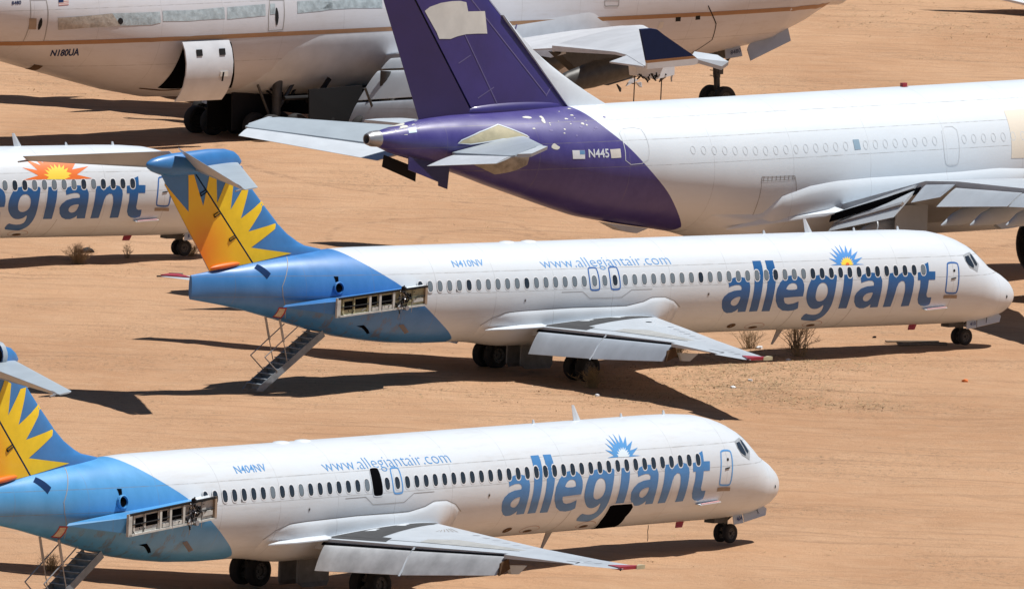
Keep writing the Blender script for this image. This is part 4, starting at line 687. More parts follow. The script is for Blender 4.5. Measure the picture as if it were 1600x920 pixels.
        face('mount_frame', -.02, .02, -.04, 1.05, .09, m_prim2, .1); face('mount_frame', .985, 1.01, 0, 1.05, .09, m_tan, .1)
        for u0, u1, v0, v1 in ((.07, .17, .32, .78), (.2, .34, .3, .84), (.37, .45, .35, .85), (.5, .62, .32, .82), (.8, .84, .5, .72)): face('mount_opening', u0, u1, v0, v1, .045, m_dark)
        for u0 in (.36, .475, .63): face('mount_rib', u0-.012, u0+.012, .04, .95, .08, m_prim2, .08)
        for u0 in (.06, .185, .345): face('mount_rib', u0-.008, u0+.008, .04, .95, .06, pr, .05)
        face('mount_block', .39, .62, .08, .26, .07, m_prim2, .06); face('mount_block', .86, .97, .22, .42, .07, m_prim2, .06); face('mount_block', .85, .9, .1, .9, .05, pr, .03)
        a = Acc(); rr = random.Random(5)
        for k in range(46):
            u0 = .68+rr.random()*.12; p0 = Vector(q(u0, rr.random()*1.1-.05, .1)); p1 = p0+Vector((rr.uniform(-.18, .18), rr.uniform(-.04, .12)*sd, rr.uniform(-.2, .2)))
            a.tube(p0, p1, rr.uniform(.012, .035), None, 6, rr.choice((0, 0, 1)))
        for k in range(14):
            u0 = rr.random(); p0 = Vector(q(u0, rr.random()*.8+.1, .1)); p1 = p0+Vector((rr.uniform(-.22, .22), .02*sd, rr.uniform(-.1, .1))); a.tube(p0, p1, .014, None, 6, rr.choice((0, 1)))
        for u0, zz in ((.70, -.55), (.50, -.28), (.84, -.4), (.72, -.35)):
            p0 = Vector(q(u0, .3, .12)); a.tube(p0, p0+Vector((.04, .02*sd, zz)), .022, .012, 6, 1)
        p0 = Vector(q(.775, -.02, .13)); a.tube(p0-Vector((0, .05, 0)), p0+Vector((0, .05, 0)), .09, None, 12, 1)
        p0 = Vector(q(.74, 1.08, .12)); a.tube(p0-Vector((0.1, .05, .02)), p0+Vector((0.1, .05, .02)), .07, None, 12, 0)
        a.tube(q(-.02, .5, .1), q(1.0, .5, .1), .02, None, 5, 0)
        a.make('torn_fittings', [m_black, m_bare], pyl)
    build_fin(root, B_)
    build_stab(root, *{'a': (.80, .64), 'b': (.52, .5), 'c': (.3, .3)}[kind])
    # wings
    wz = {'a': 0., 'b': .26, 'c': .1}[kind]
    for sd in (1, -1):
        bend = lambda L_: [(y, a, b+wz*(y/16.4)**2, c, d+wz*(y/16.4)**2) for y, a, b, c, d in L_]
        fr = lambda y: .75 if y < 9.96 else .75+.25*min(1, (y-9.9)/4)
        st = bend(MDW)+bend([(9.97,)+MDW2[0][1:]])+bend(MDW2[1:])
        wg = wing('wing', st, .115, m_grey, root, sd, fr)
        W = lambda y: wz*(y/16.4)**2
        # flaps
        mfl = m_grey2 if A_ else mat('bare_flap', (.52, .54, .56), .4, .12, .3, 1.3)
        slab_surface('flap', [(25.98, 1.95*sd, 1.37), (26.28, 5.78*sd, 1.50+W(6)), (27.0, 5.9*sd, .76+W(6)), (26.58, 2.0*sd, .55)], .16, mfl, wg)
        slab_surface('flap', [(26.28, 5.86*sd, 1.50+W(6)), (26.62, 9.95*sd, 1.64+W(10)), (27.1, 9.95*sd, 1.06+W(10)), (27.02, 5.98*sd, .76+W(6))], .15, mfl, wg)
        a = Acc(); a.prism([(26.27, 5.8*sd, 1.57+W(6)), (26.27, 5.88*sd, 1.57+W(6)), (27.03, 5.97*sd, .79+W(6)), (27.02, 5.88*sd, .79+W(6))], (-.7, 0, .7), .16); a.make('flap_rib', m_grey, wg)
        # wing-top markings: black non-slip walkway, spoiler joint, tip
        def wdec(nm, pl, m, off=.012, g=.3):
            bm = fill2d([pl]); cutgrid(bm, g, g)
            o = decal_bm(nm, bm, lambda s, y: (s, y*sd, md_ztop(s, y)+W(y)+off), m, wg, (20, 3, 9), False)
            me = o.data; b2 = bmesh.new(); b2.from_mesh(me); b2.normal_update()
            if sum(f.normal.z for f in b2.faces) < 0: bmesh.ops.reverse_faces(b2, faces=b2.faces)
            b2.to_mesh(me); b2.free(); return o
        wdec('walkway', [(25.75, 1.75), (25.8, 4.3), (25.0, 3.9), (24.95, 3.45), (23.6, 3.05), (22.2, 2.7), (21.0, 2.4), (20.2, 1.95)], m_walk)
        wdec('walkway_arrow', [(24.1, 2.0), (23.8, 2.3), (23.72, 2.15), (23.4, 2.1), (23.4, 1.95), (23.7, 1.95)], m_white, .02); wdec('walkway_arrow', [(22.5, 2.0), (22.2, 2.25), (22.1, 2.1), (21.8, 2.05), (21.8, 1.92), (22.1, 1.92)], m_white, .02)
        wdec('spoiler_joint', [(25.25, 1.8), (25.45, 5.8), (25.85, 9.9), (25.89, 9.9), (25.49, 5.8), (25.30, 1.8)], m_black)
        wdec('spoiler_panel', [(24.75, 5.2), (25.4, 5.4), (25.8, 9.6), (25.5, 9.9), (24.9, 8.0), (24.4, 6.2)], mat('spoiler_grey', (.40, .41, .40), .55, 0, .2, 2), .010)
        wdec('aileron_joint', [(26.5, 10.0), (27.6, 13.7), (27.95, 13.8), (27.95, 13.84), (27.56, 13.74), (26.46, 10.0)], m_black)
        for k in range(13):
            yy = 5.6+k*.75; sc_ = lerp_st(MDW+MDW2[1:], yy)[1]+.85; wdec('tank_cap', [(sc_+.13*math.cos(x), yy+.13*math.sin(x)) for x in [i*math.pi/4 for i in range(8)]], mat('cap_grey', (.44, .47, .52), .5), .011, 0)
        if A_: wdec('missing_cover', [(22.3+.13*math.cos(x), 3.9+.13*math.sin(x)) for x in [i*math.pi/4 for i in range(8)]], m_dark, .012, 0)
        if B_: 
            for k in range(6): wdec('ladder_mark', [(21.6+k*.17, 3.6+k*.05), (21.65+k*.17, 3.6+k*.05), (22.5+k*.1, 4.6-k*.1), (22.45+k*.1, 4.6-k*.1)], m_line, .012, 0)
        a = Acc(); a.prism([(26.6, 10.02*sd, 1.60+W(10)), (27.0, 10.02*sd, 1.45+W(10)), (27.05, 10.02*sd, 1.05+W(10)), (26.5, 10.02*sd, 1.25+W(10))], (0, 1, 0), .05); a.make('flap_end_bracket', m_brown, wg)
        a = Acc(); W5 = W(10); a.prism([(25.93, 1.8*sd, 1.415), (26.23, 5.82*sd, 1.545+W(6)), (26.33, 5.82*sd, 1.50+W(6)), (26.03, 1.8*sd, 1.37)], (-.3, 0, 1), .05); a.prism([(26.23, 5.82*sd, 1.545+W(6)), (26.53, 9.95*sd, 1.68+W5), (26.62, 9.95*sd, 1.63+W5), (26.33, 5.82*sd, 1.50+W(6))], (-.3, 0, 1), .05); a.make('flap_gap_shade', m_dark, wg)  # solid dark strip standing in for the shade inside the flap gap
        # flap-hinge fairings hanging below
        for yy in (2.6, 6.0, 9.4):
            a = Acc(); z0 = 1.35+W(yy); a.prism([(24.9, yy*sd, z0-.12), (25.85, yy*sd, z0-.06), (25.7, yy*sd, z0-.36), (25.3, yy*sd, z0-.38)], (0, 1, 0), .12); a.make('flap_hinge_fairing', m_grey, wg)
        a = Acc(); a.prism([(28.25, 15.4*sd, 1.80+W(15)), (28.9, 16.38*sd, 1.82+W(16)), (28.3, 16.55*sd, 1.84+W(16)), (27.95, 16.45*sd, 1.84+W(16))], (0, 0, 1), .10); a.make('wingtip_lens', m_red, wg)
        a = Acc(); a.prism([(28.0, 16.40*sd, 1.84+W(16)), (27.85, 16.30*sd, 1.84+W(16)), (27.8, 16.55*sd, 1.84+W(16)), (28.3, 16.60*sd, 1.84+W(16))], (0, 0, 1), .13); a.make('wingtip_lamp', m_cream, wg)
        a = Acc(); a.tube((28.85, 16.4*sd, 1.80+W(16)), (29.0, 16.5*sd, 1.79+W(16)), .03); a.make('static_wick', m_black, wg)
    # wing-body fairing: an offset skin blended to the fuselage
    TA = D['TOPA']
    def ft_(s):
        T = sorted([(q[0], q[1]) for q in TA]); return interp(T, s)
    ss = [18.45+i*.25 for i in range(42)]; nth = 30; gridv = []
    for s in ss:
        tt = ft_(s) if 18.56 < s < 28.48 else -1.3
        e = max(0, min(1, (s-18.5)/1.6))*max(0, min(1, (28.6-s)/2.2)); e = e*e*(3-2*e)
        row = []
        for j in range(nth+1):
            v = j/nth; th = tt+(-math.pi/2-tt)*v
            d = (.30*min(1, v*3.2)**.7 if v < .31 else .30) * (1 if v < .55 else 1-(v-.55)*.9)
            row.append((s, th, -.012 if j == 0 else d*e+.004))
        gridv.append(row)
    for sd in (1, -1):
        vs = []; fs = []
        for row in gridv:
            for s, th, d in row:
                p = surf('md', s, th, d); vs.append((p[0], p[1]*sd, p[2]))
        n = nth+1
        for i in range(len(gridv)-1):
            for j in range(nth): fs.append((i*n+j, i*n+j+1, (i+1)*n+j+1, (i+1)*n+j))
        o = mk('wing_root_fairing', vs, fs, fm, root, True, sharp=60)
        b2 = bmesh.new(); b2.from_mesh(o.data); b2.normal_update()
        if sum((f.normal.y*f.calc_area() for f in b2.faces))*sd > 0: bmesh.ops.reverse_faces(b2, faces=b2.faces)
        b2.to_mesh(o.data); b2.free()
        a = Acc()   # trailing fillet lip
        pts = [(28.3, 1.42*sd, 1.42), (27.3, 1.75*sd, 1.46), (26.1, 1.98*sd, 1.52), (25.6, 2.05*sd, 1.54), (25.6, 1.5*sd, 1.62), (27, 1.4*sd, 1.6)]
        a.prism(pts, (0, .1, 1), .04); a.make('wing_root_fillet', fm, root)
    tq = [q for q in TA]; fline('fairing_joint', [q for q in TA[1:]], 'md', m_line, fu, .025, 1.75, .012)
    # main gear
    for sd in (1, -1):
        g = Acc(); y = 2.54*sd; zb = -.466+.50
        g.tube((24.36, y, zb), (24.2, y-.1*sd, 1.35), .11, .15, 14); g.tube((24.36, y-.42, zb), (24.36, y+.42, zb), .07, None, 12)
        g.tube((24.3, y, .5), (23.3, y-.1*sd, 1.35), .05); g.tube((24.3, y, .45), (24.4, y-.9*sd, 1.2), .05)
        g.tube((24.52, y, .15), (24.6, y, .55), .04); g.tube((24.6, y, .55), (24.36, y, .85), .04)
        gear = g.make('main_gear', m_strut, root, True)
        for dy in (-.33, .33): wheel('wheel', (24.36, y+dy, zb+.01), .515, .40, gear)
        a = Acc()   # inboard leg door, hanging
        a.add(*loft([[(25.5, .35*sd, z_), (23.9, .35*sd, z_), (23.9, .42*sd, z_), (25.5, .42*sd, z_)] for z_ in (.85, .2, -.05)]+[[(25.3, .45*sd, -.2), (24.1, .45*sd, -.2), (24.1, .5*sd, -.2), (25.3, .5*sd, -.2)]])); a.make('gear_door', mat('door_grey_dark', (.16, .16, .16), .5, 0, .4, 3), root)  # darker, mottled grey than the outer door
        a = Acc(); a.prism([(25.2, 2.95*sd, 1.25), (23.7, 2.95*sd, 1.3), (23.7, 3.1*sd, .75), (25.2, 3.1*sd, .75)], (0, 1, 0), .04); a.make('gear_door', m_grey, root)
    # nose gear
    g = Acc(); zb = .036+.32
    g.tube((2.29, 0, zb), (2.35, 0, 1.1), .07, .10, 12); g.tube((2.29, -.3, zb), (2.29, .3, zb), .05); g.tube((2.3, 0, .75), (1.6, 0, 1.15), .04)
    g.box((2.85, 0, .86), (.35, .22, .12)); g.box((2.45, 0, .78), (.09, .13, .1))
    gear = g.make('nose_gear', m_strut, root, True)
    for dy in (-.2, .2): wheel('wheel', (2.29, dy, zb-.005), .33, .19, gear)
    for sd in (1, -1):
        pts = [(p[0], p[1]*sd, p[2]) for p in D['NGD2']]
        a = Acc(); pp = [(1.84, .36*sd, 1.06), (.85, .36*sd, 1.28), (.72, .5*sd, 1.14), (.86, .58*sd, .93), (2.08, .62*sd, .76)]; a.prism(pp, poly3n(pp), .025); dr = a.make('nose_gear_door', m_white, root)
        a = Acc(); pp = [(2.40, .36*sd, 1.0), (1.90, .36*sd, 1.06), (2.12, .62*sd, .74), (2.62, .60*sd, .70)]; a.prism(pp, poly3n(pp), .025); dr2 = a.make('nose_gear_door', m_white, root)
        if sd > 0:
            def onq(A, B, Cc):   # map unit text box onto the door
                A, B, Cc = Vector(A), Vector(B), Vector(Cc); n_ = (B-A).cross(Cc-A).normalized()
                if n_.y < 0: n_ = -n_
                return lambda u, v: tuple(A+(B-A)*u+(Cc-A)*v+n_*.02)
            def qtext(txt, f, m, nm):
                bm = fill2d(text=txt, size=1, font_extra=.02); xs = [v.co.x for v in bm.verts]; x0, x1 = min(xs), max(xs)
                return decal_bm(nm, bm, lambda x, y_: f((x-x0)/(x1-x0), y_/.7), m, dr2, (2, 5, 1), False)
            f = onq((2.40, .56, .80), (2.10, .56, .84), (2.34, .47, .92))
            qtext({'a': '410', 'b': '404', 'c': '8'}[kind], (lambda u, v: f(u*.3, v)) if C_ else f, mat('navy_number', (.03, .06, .2), .5), 'door_number')
            if B_: qtext('X', onq((1.30, .57, .98), (1.20, .57, 1.0), (1.30, .48, 1.12)), m_black, 'door_mark')
            if A_: qtext('/', onq((1.62, .60, .90), (1.52, .60, .92), (1.56, .50, 1.08)), m_black, 'door_mark')
    # aerials
    for s, h, ang in ((10.6, .52, .16),): 
        z = 4.55; a = Acc(); a.add(*loft([[(s-.16, -.02, z-.02), (s-.0, -.035, z-.02), (s+.2, -.01, z-.02), (s+.2, .01, z-.02), (s, .035, z-.02), (s-.16, .02, z-.02)], [(s+.22, -.01, z+h), (s+.26, -.014, z+h), (s+.34, -.006, z+h), (s+.34, .006, z+h), (s+.26, .014, z+h), (s+.22, .01, z+h)]])); a.make('blade_aerial', m_white, root)
    for s in (5.9, 8.2, 12.9):
        a = Acc(); a.prism([(s-.05, 0, 4.5), (s+.1, 0, 4.5), (s+.1, 0, 4.68), (s+.04, 0, 4.68)], (0, 1, 0), .03); a.make('small_aerial', m_white, root)
    for s in (25.0, 26.1):
        R = [[(s+.38*r*math.cos(t), .25*r*math.sin(t), 4.51+h) for t in [k*math.pi/8 for k in range(16)]] for r, h in ((1, 0), (.8, .05), (.4, .07), (.05, .075))]
        vs, fs = loft(R); mk('roof_dome', vs, fs, m_white, root, True)
    s = 11.9; a = Acc(); a.prism([(s-.2, 0, .92), (s+.12, 0, .92), (s+.42, 0, .32), (s+.33, 0, .32)], (0, 1, 0), .04); a.make('belly_aerial', mat('aerial_grey', (.35, .33, .31), .5), root)
    s = 5.2; a = Acc(); a.prism([(s-.2, .3, .92), (s+.2, .3, .90), (s+.3, .35, .72), (s-.05, .35, .72)], (0, 1, 0), .03); a.make('belly_drain_mast', m_red, root)
    if B_:
        fdecal('open_cargo_hold', D['CARGOB'], 'md', m_dark, root, .009)
        outline('hold_frame', D['CARGOB'][0], 'md', m_white, root, -.05, 1.75, .012, 0)
        a = Acc(); p0 = Vector((7.3, .6, .93)); 
        for k in range(5): p1 = p0+Vector((.03*math.sin(k*2), 0, -.11)); a.tube(p0, p1, .012, None, 5); p0 = p1
        a.make('hanging_strap', m_black, root)
    # ventral stair
    zg = lambda s: -.0191*s   # ground in aircraft frame
    st_top = Vector((35.55, 0, 1.42)); st_bot = Vector((38.45, 0, -.58))
    a = Acc()
    for sy in (-.38, .38):
        a.prism([st_top+Vector((-.1, sy, .1)), st_bot+Vector((-.03, sy, .12)), st_bot+Vector((.12, sy, -.05)), st_bot+Vector((-.2, sy, -.08)), st_top+Vector((-.25, sy, -.12))], (0, 1, 0), .035)
    stair = a.make('airstair', mat('stair_grey', (.26, .29, .32), .5, .2, .3, 4), root)
    mstep = mat('stair_tread', (.30, .35, .40), .6, .2, .3, 6)
    for k in range(11):
        p = st_top.lerp(st_bot, (k+.35)/11); a = Acc(); a.box(p+Vector((.02, 0, .06)), (.13, .365, .012)); a.box(p+Vector((-.115, 0, -.045)), (.008, .365, .105)); a.make('step', mstep, stair)
    for y_ in (-.40, .40):
        a = Acc(); r = .022
        a.tube((37.58, y_, 2.0), (37.34, y_, 1.15), .045); a.tube((37.34, y_, 1.15), (37.13, y_, .42), .018)
        a.tube((36.64, y_, 1.72), (38.23, y_, .60), r); a.tube((38.23, y_, .60), (37.58, y_, .06), r); a.make('handrail', m_bare, stair)
    # tail-tip wing stub seen beyond: static tube at tail end
    return root
m_blueline_w = mat('web_blue', (.10, .30, .62), .4)
PA = (18.99783, 575.43175, .736812, -.019135, .0043248)
PB = (8.84993, 505.85506, .8969755, -.0194542, -.000824)
PC = (-11.56334, 603.03778, .6550641, -.0189737, .0140826)
r = md_plane('passenger_jet', PA, 'a'); tag(r, 'stripped passenger jet N410NV with blue tail, yellow sunburst fin and blue and yellow sun logo', 'airplane', 'retired sunburst-tail jets')
r = md_plane('passenger_jet', PB, 'b'); tag(r, 'stripped foreground passenger jet N404NV with open black exit, open cargo hold and faded lettering', 'airplane', 'retired sunburst-tail jets')
r = md_plane('passenger_jet', PC, 'c'); tag(r, 'passenger jet at the left edge with an orange and yellow sun above the blue name', 'airplane', 'retired sunburst-tail jets')
# ================================================================ CARGO JET WITH PURPLE TAIL
def cargo_jet():
    root = frame(29.404, 610.801, .713, .007, -.013, 20.0, 0, 'cargo_jet')
    m_f = fuselage_mat('cargo_skin', 20.0, 0, (.64, .70, .75), (.044, .034, .19), D['TBA'], ((5.72, 6.72, 7.5), 4.1, .02), coat=.2, dirt=.07, fade=.02)
    fuselage('A', m_f, root, 0, 46.0, 96, .5)
    # exhaust of the tail power unit
    a = Acc(); R = lambda s, r, dz=0: [(s, r*math.cos(t), 7.12+dz+r*math.sin(t)) for t in [k*2*math.pi/24 for k in range(24)]]
    vs, fs = loft([R(45.85, .33), R(46.2, .30), R(46.42, .22), R(46.43, .17), R(46.0, .15)], False); a.add(vs, fs, 0); a.add(*loft([R(46.0, .149), R(46.02, .149)]), 1)
    a.make('tail_exhaust', [m_bare, m_dark], root, True)
    # fin + rudder
    LE = lambda z: 35.9+(z-8.0)*1.0; HG = lambda z: 41.097+(z-7.964)*.6588; TE = lambda z: 43.82+(z-7.88)*.396
    def half(s, z): c = TE(z)-LE(z); return naca((s-LE(z))/c)*.052*c+.006
    n = 14
    def body(nm, A, B, m, z0=7.6, z1=15.8):
        R = []
        for i in range(34):
            z = z0+(z1-z0)*i/33; l, r = A(z), B(z); q = [(l+(r-l)*((1-math.cos(math.pi*k/n))/2 if nm == 'fin' else k/n)) for k in range(n+1)]
            R.append([(s, half(s, z), z) for s in q]+[(s, -half(s, z), z) for s in q[::-1]])
        vs, fs = loft(R); return mk(nm, vs, fs, m, root, True, sharp=40)
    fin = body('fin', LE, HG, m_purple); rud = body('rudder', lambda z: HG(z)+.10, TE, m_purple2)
    a = Acc(); a.add(*loft([[(HG(z)-.01, .06, z), (HG(z)+.12, .06, z), (HG(z)+.12, -.06, z), (HG(z)-.01, -.06, z)] for z in (7.9, 15.5)])); a.make('hinge_spar', m_black, fin)
    # pale leading edge and white dorsal fillet
    a = Acc(); R = []
    for i in range(20):
        z = 8.0+7.8*i/19; l = LE(z); R.append([(l-.015, .0, z), (l+.10, half(l+.10, z)+.012, z), (l+.10, -half(l+.10, z)-.012, z)])
    vs, fs = loft(R); a.add(vs, fs); a.make('fin_leading_edge', mat('edge_strip', (.45, .45, .5), .4, .3), fin)
    R = []
    for i in range(12):
        u = i/11; z = 7.8+u*3.9; l = LE(z)-(1-u)**2.2*1.95-.02; r = LE(z)+.35*(1-u)+.03; R.append([(l, .01, z), (l+.08, .10, z), (l+.3*(r-l), .17, z), (r, .20, z), (r, -.20, z), (l+.3*(r-l), -.17, z), (l+.08, -.1, z), (l, -.01, z)])
    vs, fs = loft(R); mk('dorsal_fillet', vs, fs, m_white, fin, True)
    # root bulge
    R = []
    for i in range(13):
        u = i/12; k = math.sin(math.pi*min(1, max(0, u)))**.35 if 0 < u < 1 else .02; s = 36.3+5.3*u
        R.append([(s, (.34*k)*math.cos(t), 7.98+.36*k*math.sin(t)) for t in [q*math.pi/8 for q in range(16)]])
    vs, fs = loft(R); mk('fin_root_fairing', vs, fs, m_purple, fin, True)
    for side in (1, -1):
        bm = fill2d([D['PATCHF']]); clip2d(bm, (41.097+2.4*.6588-.03, 10.364, 0), (-1, .6588, 0)); cutgrid(bm, .4, .4)
        decal_bm('painted_out_patch', bm, lambda s, z, q=side: (s, q*(half(s, z)+.012), z), m_patch, fin, (38, 9*side, 10))
        for pl in ([(41.35, 8.0), (38.9, 16)], ):
            pass
        def sl(p, w_=.022, par=fin):
            A, B = Vector(p[0]), Vector(p[1]); d = (B-A).normalized(); nn = Vector((-d.y, d.x))*w_
            bm = fill2d([[tuple(A+nn), tuple(B+nn), tuple(B-nn), tuple(A-nn)]]); cutgrid(bm, .5, .5)
            decal_bm('panel_joint', bm, lambda s, z, q=side: (s, q*(half(s, z)+.011), z), mat('violet_joint', (.13, .11, .25), .6), par, (38, 9*side, 10))
        sl(((39.9, 8.2), (42.2, 12.0))); sl(((37.4, 8.5), (41.8, 12.9))); sl(((40.9, 8.5), (40.1, 8.9))); sl(((41.9, 9.9), (41.3, 10.2))); sl(((37.4, 8.45), (36.8, 9.1))); sl(((39.0, 10.7), (38.8, 11.3)))
    # tailplane
    for sd in (1, -1):
        st = [(1.0, 39.2, 7.0, 42.9, 6.44), (7.9, 44.2, 7.34, 45.8, 6.98), (8.13, 44.75, 7.32, 45.8, 7.02)]
        tp = wing('tailplane', st, .09, m_stab, root, sd, lambda y: .7)
        slab_surface('elevator', [(42.93, 1.3*sd, 6.44), (45.83, 7.9*sd, 6.96), (46.45, 7.75*sd, 6.72), (44.6, 1.5*sd, 6.10)], .11, mat('elevator_pale', (.58, .63, .68), .4, 0, .1, 1.5), tp)
        a = Acc(); a.prism([(44.5, 8.05*sd, 7.3), (45.7, 8.12*sd, 7.02), (45.3, 8.5*sd, 7.05), (44.4, 8.4*sd, 7.28)], (0, .3, 1), .14); a.make('tip_cap', m_grey, tp)
        band = Acc(); band.prism([(40.6, 1.6*sd, 7.06), (42.3, 4.6*sd, 7.16), (43.9, 4.9*sd, 6.86), (42.9, 1.6*sd, 6.60)], (.16, 0, 1), .02)
    cut1 = D['CREAM1']; fdecal('tailplane_seal_plate', cut1, 'A', m_cream, root, .05); outline('seal_edge', cut1, 'A', m_white, root, .07, 2.2, .06, 0)
    fdecal('tailplane_seal_plate', D['CREAM2'], 'A', mat('dirty_seal_plate', (.36, .33, .27), .6, 0, .5, 3), root, .05)
    for p in D['SPOTS']: fdecal('chipped_paint', round_poly(p, 1), 'A', mat('bare_patch', (.60, .60, .55), .6), root, .008)
    rc = random.Random(4)
    for k in range(34):
        s = rc.gauss(37.0, .8) if k < 24 else rc.uniform(43.6, 45.2); t = rc.gauss(.75, .22) if k < 24 else rc.gauss(.9, .25); w0 = rc.uniform(.03, .11); nn = rc.randint(5, 8)
        fdecal('chipped_paint', [(s+w0*rc.uniform(.5, 1.2)*math.cos(i*6.283/nn), t+w0*.35*rc.uniform(.4, 1.2)*math.sin(i*6.283/nn)) for i in range(nn)], 'A', mat('bare_patch', (.60, .60, .55), .6) if k % 3 else mat('worn_violet', (.16, .14, .32), .6), root, .008)
    fdecal('paper_sticker', D['STKR'], 'A', mat('pale_blue_sticker', (.55, .68, .82), .5), root, .012)
    fdecal('flag_panel', D['FLAGA'], 'A', mat('flag_pale', (.68, .72, .76), .5), root, .010); fdecal('flag_canton', D['FLAGA2'], 'A', mat('flag_blue', (.12, .28, .50), .5), root, .013)
    R_ = D['REGA']; ftext('registration', 'N445', 'A', m_white, root, R_[0], R_[1], R_[2], bold=.02, off=.010)
    fdecal('painted_out_letters', D['BLANKA'], 'A', m_patch, root, .010)
    fdecal('window_plug', D['BLUEWIN'], 'A', mat('blue_plug', (.25, .36, .45), .5), root, .010)
    outline('door_outline', D['DOORA'], 'A', m_line2, root, .035, 2.8, .008, 1); outline('door_outline', D['DOORA2'], 'A', m_line2, root, .03, 2.8, .008, 1)
    outline('cargo_door_outline', D['CARGOA'], 'A', m_line, root, .03, 2.8, .008, 0)
    outline('door_hinge', D['VENTA'], 'A', m_line, root, .03, 2.8, .009, 0)
    va = D['VENTA']
    for k in range(8):
        s = va[0][0]+(va[1][0]-va[0][0])*(k+.5)/8; fline('hinge_slot', [(s, va[0][1]), (s, va[3][1])], 'A', m_line, root, .035, 2.8)
    cg = D['CARGOA']
    for k in range(9):
        u = k/8; a_ = cg[4]; b_ = cg[5]; s = a_[0]+(b_[0]-a_[0])*u; t = a_[1]+(b_[1]-a_[1])*u; fdecal('latch_stain', [(s, t), (s+.16, t), (s+.16, t+.03), (s, t+.045)], 'A', m_brown, root, .009)
    fdecal('bare_primer_area', D['PRIMER'], 'A', mat('primer_beige', (.70, .64, .54), .6), root, .008)
    # faint plugged windows
    zw = 6.08; th = math.asin((zw-5.23)/2.82)
    skip = {12: 1, 13: 1}
    for i in range(-6, 32):
        s = 30.157-.53*i
        if 21 < i < 24 or (s > 31.9): continue
        if i == 13: continue
        o = [(s+.13*math.cos(t), th+.19*math.sin(t)/2.82) for t in [k*math.pi/6 for k in range(12)]]
        outline('window_plug_ring', o, 'A', m_line2, root, .028, 2.8, .008, 0)
    fdecal('red_beacon', [(18.2, 1.50), (18.5, 1.50), (18.5, 1.56), (18.2, 1.56)], 'A', m_red, root, .02)
    a = Acc(); a.box((18.3, 0, 8.1), (.12, .08, .08)); a.make('beacon', m_red, root)
    # open doors of the tail power unit
    for sy in (.5, -.5):
        pts = [(45.1, sy, 6.42), (43.45, sy, 5.85), (43.45, sy*1.1, 5.30), (44.1, sy*1.1, 5.55), (45.15, sy*1.1, 5.95)] if sy < 0 else [(44.7, sy, 6.4), (42.6, sy, 5.95), (42.75, sy*1.1, 5.05), (43.2, sy*1.1, 5.2), (43.2, sy*1.1, 5.35), (44.75, sy*1.1, 5.9)]
        a = Acc(); a.prism(pts, (0, 1, 0), .04); a.make('open_bay_door', m_purple2 if sy > 0 else m_black, root)
    a = Acc(); a.prism([(34.4, .2, 3.35), (32.2, .2, 3.02), (32.8, .2, 2.85), (33.6, .2, 3.0)], (0, 1, 0), .5); a.make('tail_skid', m_grey, root)
    # wings
    A1 = [(2.0, 13.2, 3.55, 23.9, 3.40), (2.8, 14.0, 3.60, 24.0, 3.52), (7.2, 17.1, 4.45, 23.6, 4.82), (9.4, 18.4, 4.78, 23.9, 5.0), (14.5, 21.6, 5.10, 25.05, 5.2), (21.5, 26.0, 5.55, 28.0, 5.55), (21.95, 26.6, 5.55, 28.0, 5.55)]
    for sd in (1, -1):
        wg = wing('wing', A1, .12, m_grey, root, sd, lambda y: .72)
        slab_surface('flap', [(24.1, 3.0*sd, 3.36), (23.85, 6.9*sd, 4.60), (25.0, 6.9*sd, 3.60), (24.95, 3.0*sd, 2.75)], .14, m_grey, wg)
        a = Acc(); a.prism([(24.55, 3.0*sd, 3.09), (24.48, 6.9*sd, 4.16), (24.60, 6.9*sd, 4.05), (24.70, 3.0*sd, 2.98)], (.6, 0, .8), .12); a.make('flap_joint_band', m_bare, wg)
        slab_surface('aileron', [(23.62, 7.3*sd, 4.86), (23.95, 9.3*sd, 5.02), (24.75, 9.3*sd, 4.55), (24.45, 7.3*sd, 4.18)], .08, m_grey2, wg)
        slab_surface('flap', [(23.98, 9.45*sd, 4.90), (25.1, 14.5*sd, 5.12), (25.95, 14.5*sd, 4.62), (25.05, 9.45*sd, 4.20)], .10, m_grey, wg)
        slab_surface('flap', [(25.1, 14.6*sd, 5.12), (26.2, 18.4*sd, 5.3), (26.9, 18.4*sd, 4.85), (25.95, 14.6*sd, 4.62)], .10, m_grey, wg)
        for s0, y0_, zz in ((24.6, 10.5, 4.25), (24.9, 12.5, 4.42), (25.3, 15.0, 4.62), (26.0, 17.6, 4.85), (24.3, 5.0, 3.3)):
            R = []
            for s, h, w_, dz in ((21.8, .08, .06, .35), (22.6, .3, .2, .18), (23.8, .38, .25, 0), (24.6, .36, .24, -.12), (25.15, .26, .12, -.22), (25.75, .03, .02, -.42)):
                q = s+s0-24.6; R.append([(q, (y0_+w_*math.cos(t))*sd, zz-.25+dz+h*math.sin(t)) for t in [k*math.pi/6 for k in range(12)]])
            vs, fs = loft(R); mk('flap_track_fairing', vs, fs, m_grey2, wg, True, sharp=50)
        # engine
        def ER(s, r_): return [(s, (8.0+r_*math.cos(t))*sd, 2.25+r_*math.sin(t)) for t in [k*2*math.pi/32 for k in range(32)]]
        a = Acc(); vs, fs = loft([ER(14.6, 1.15), ER(14.65, 1.28), ER(15.6, 1.42), ER(17.4, 1.40), ER(18.3, 1.24), ER(18.31, 1.16), ER(16.5, 1.1), ER(15.0, 1.05)], False); a.add(vs, fs, 0)
        a.add(*loft([ER(16.5, 1.1), ER(18.0, .85), ER(18.9, .4), ER(18.95, .05)]), 1); a.make('engine', [mat('engine_cowl', (.10, .10, .11), .4, .2, .2, 2), m_black], root, True)
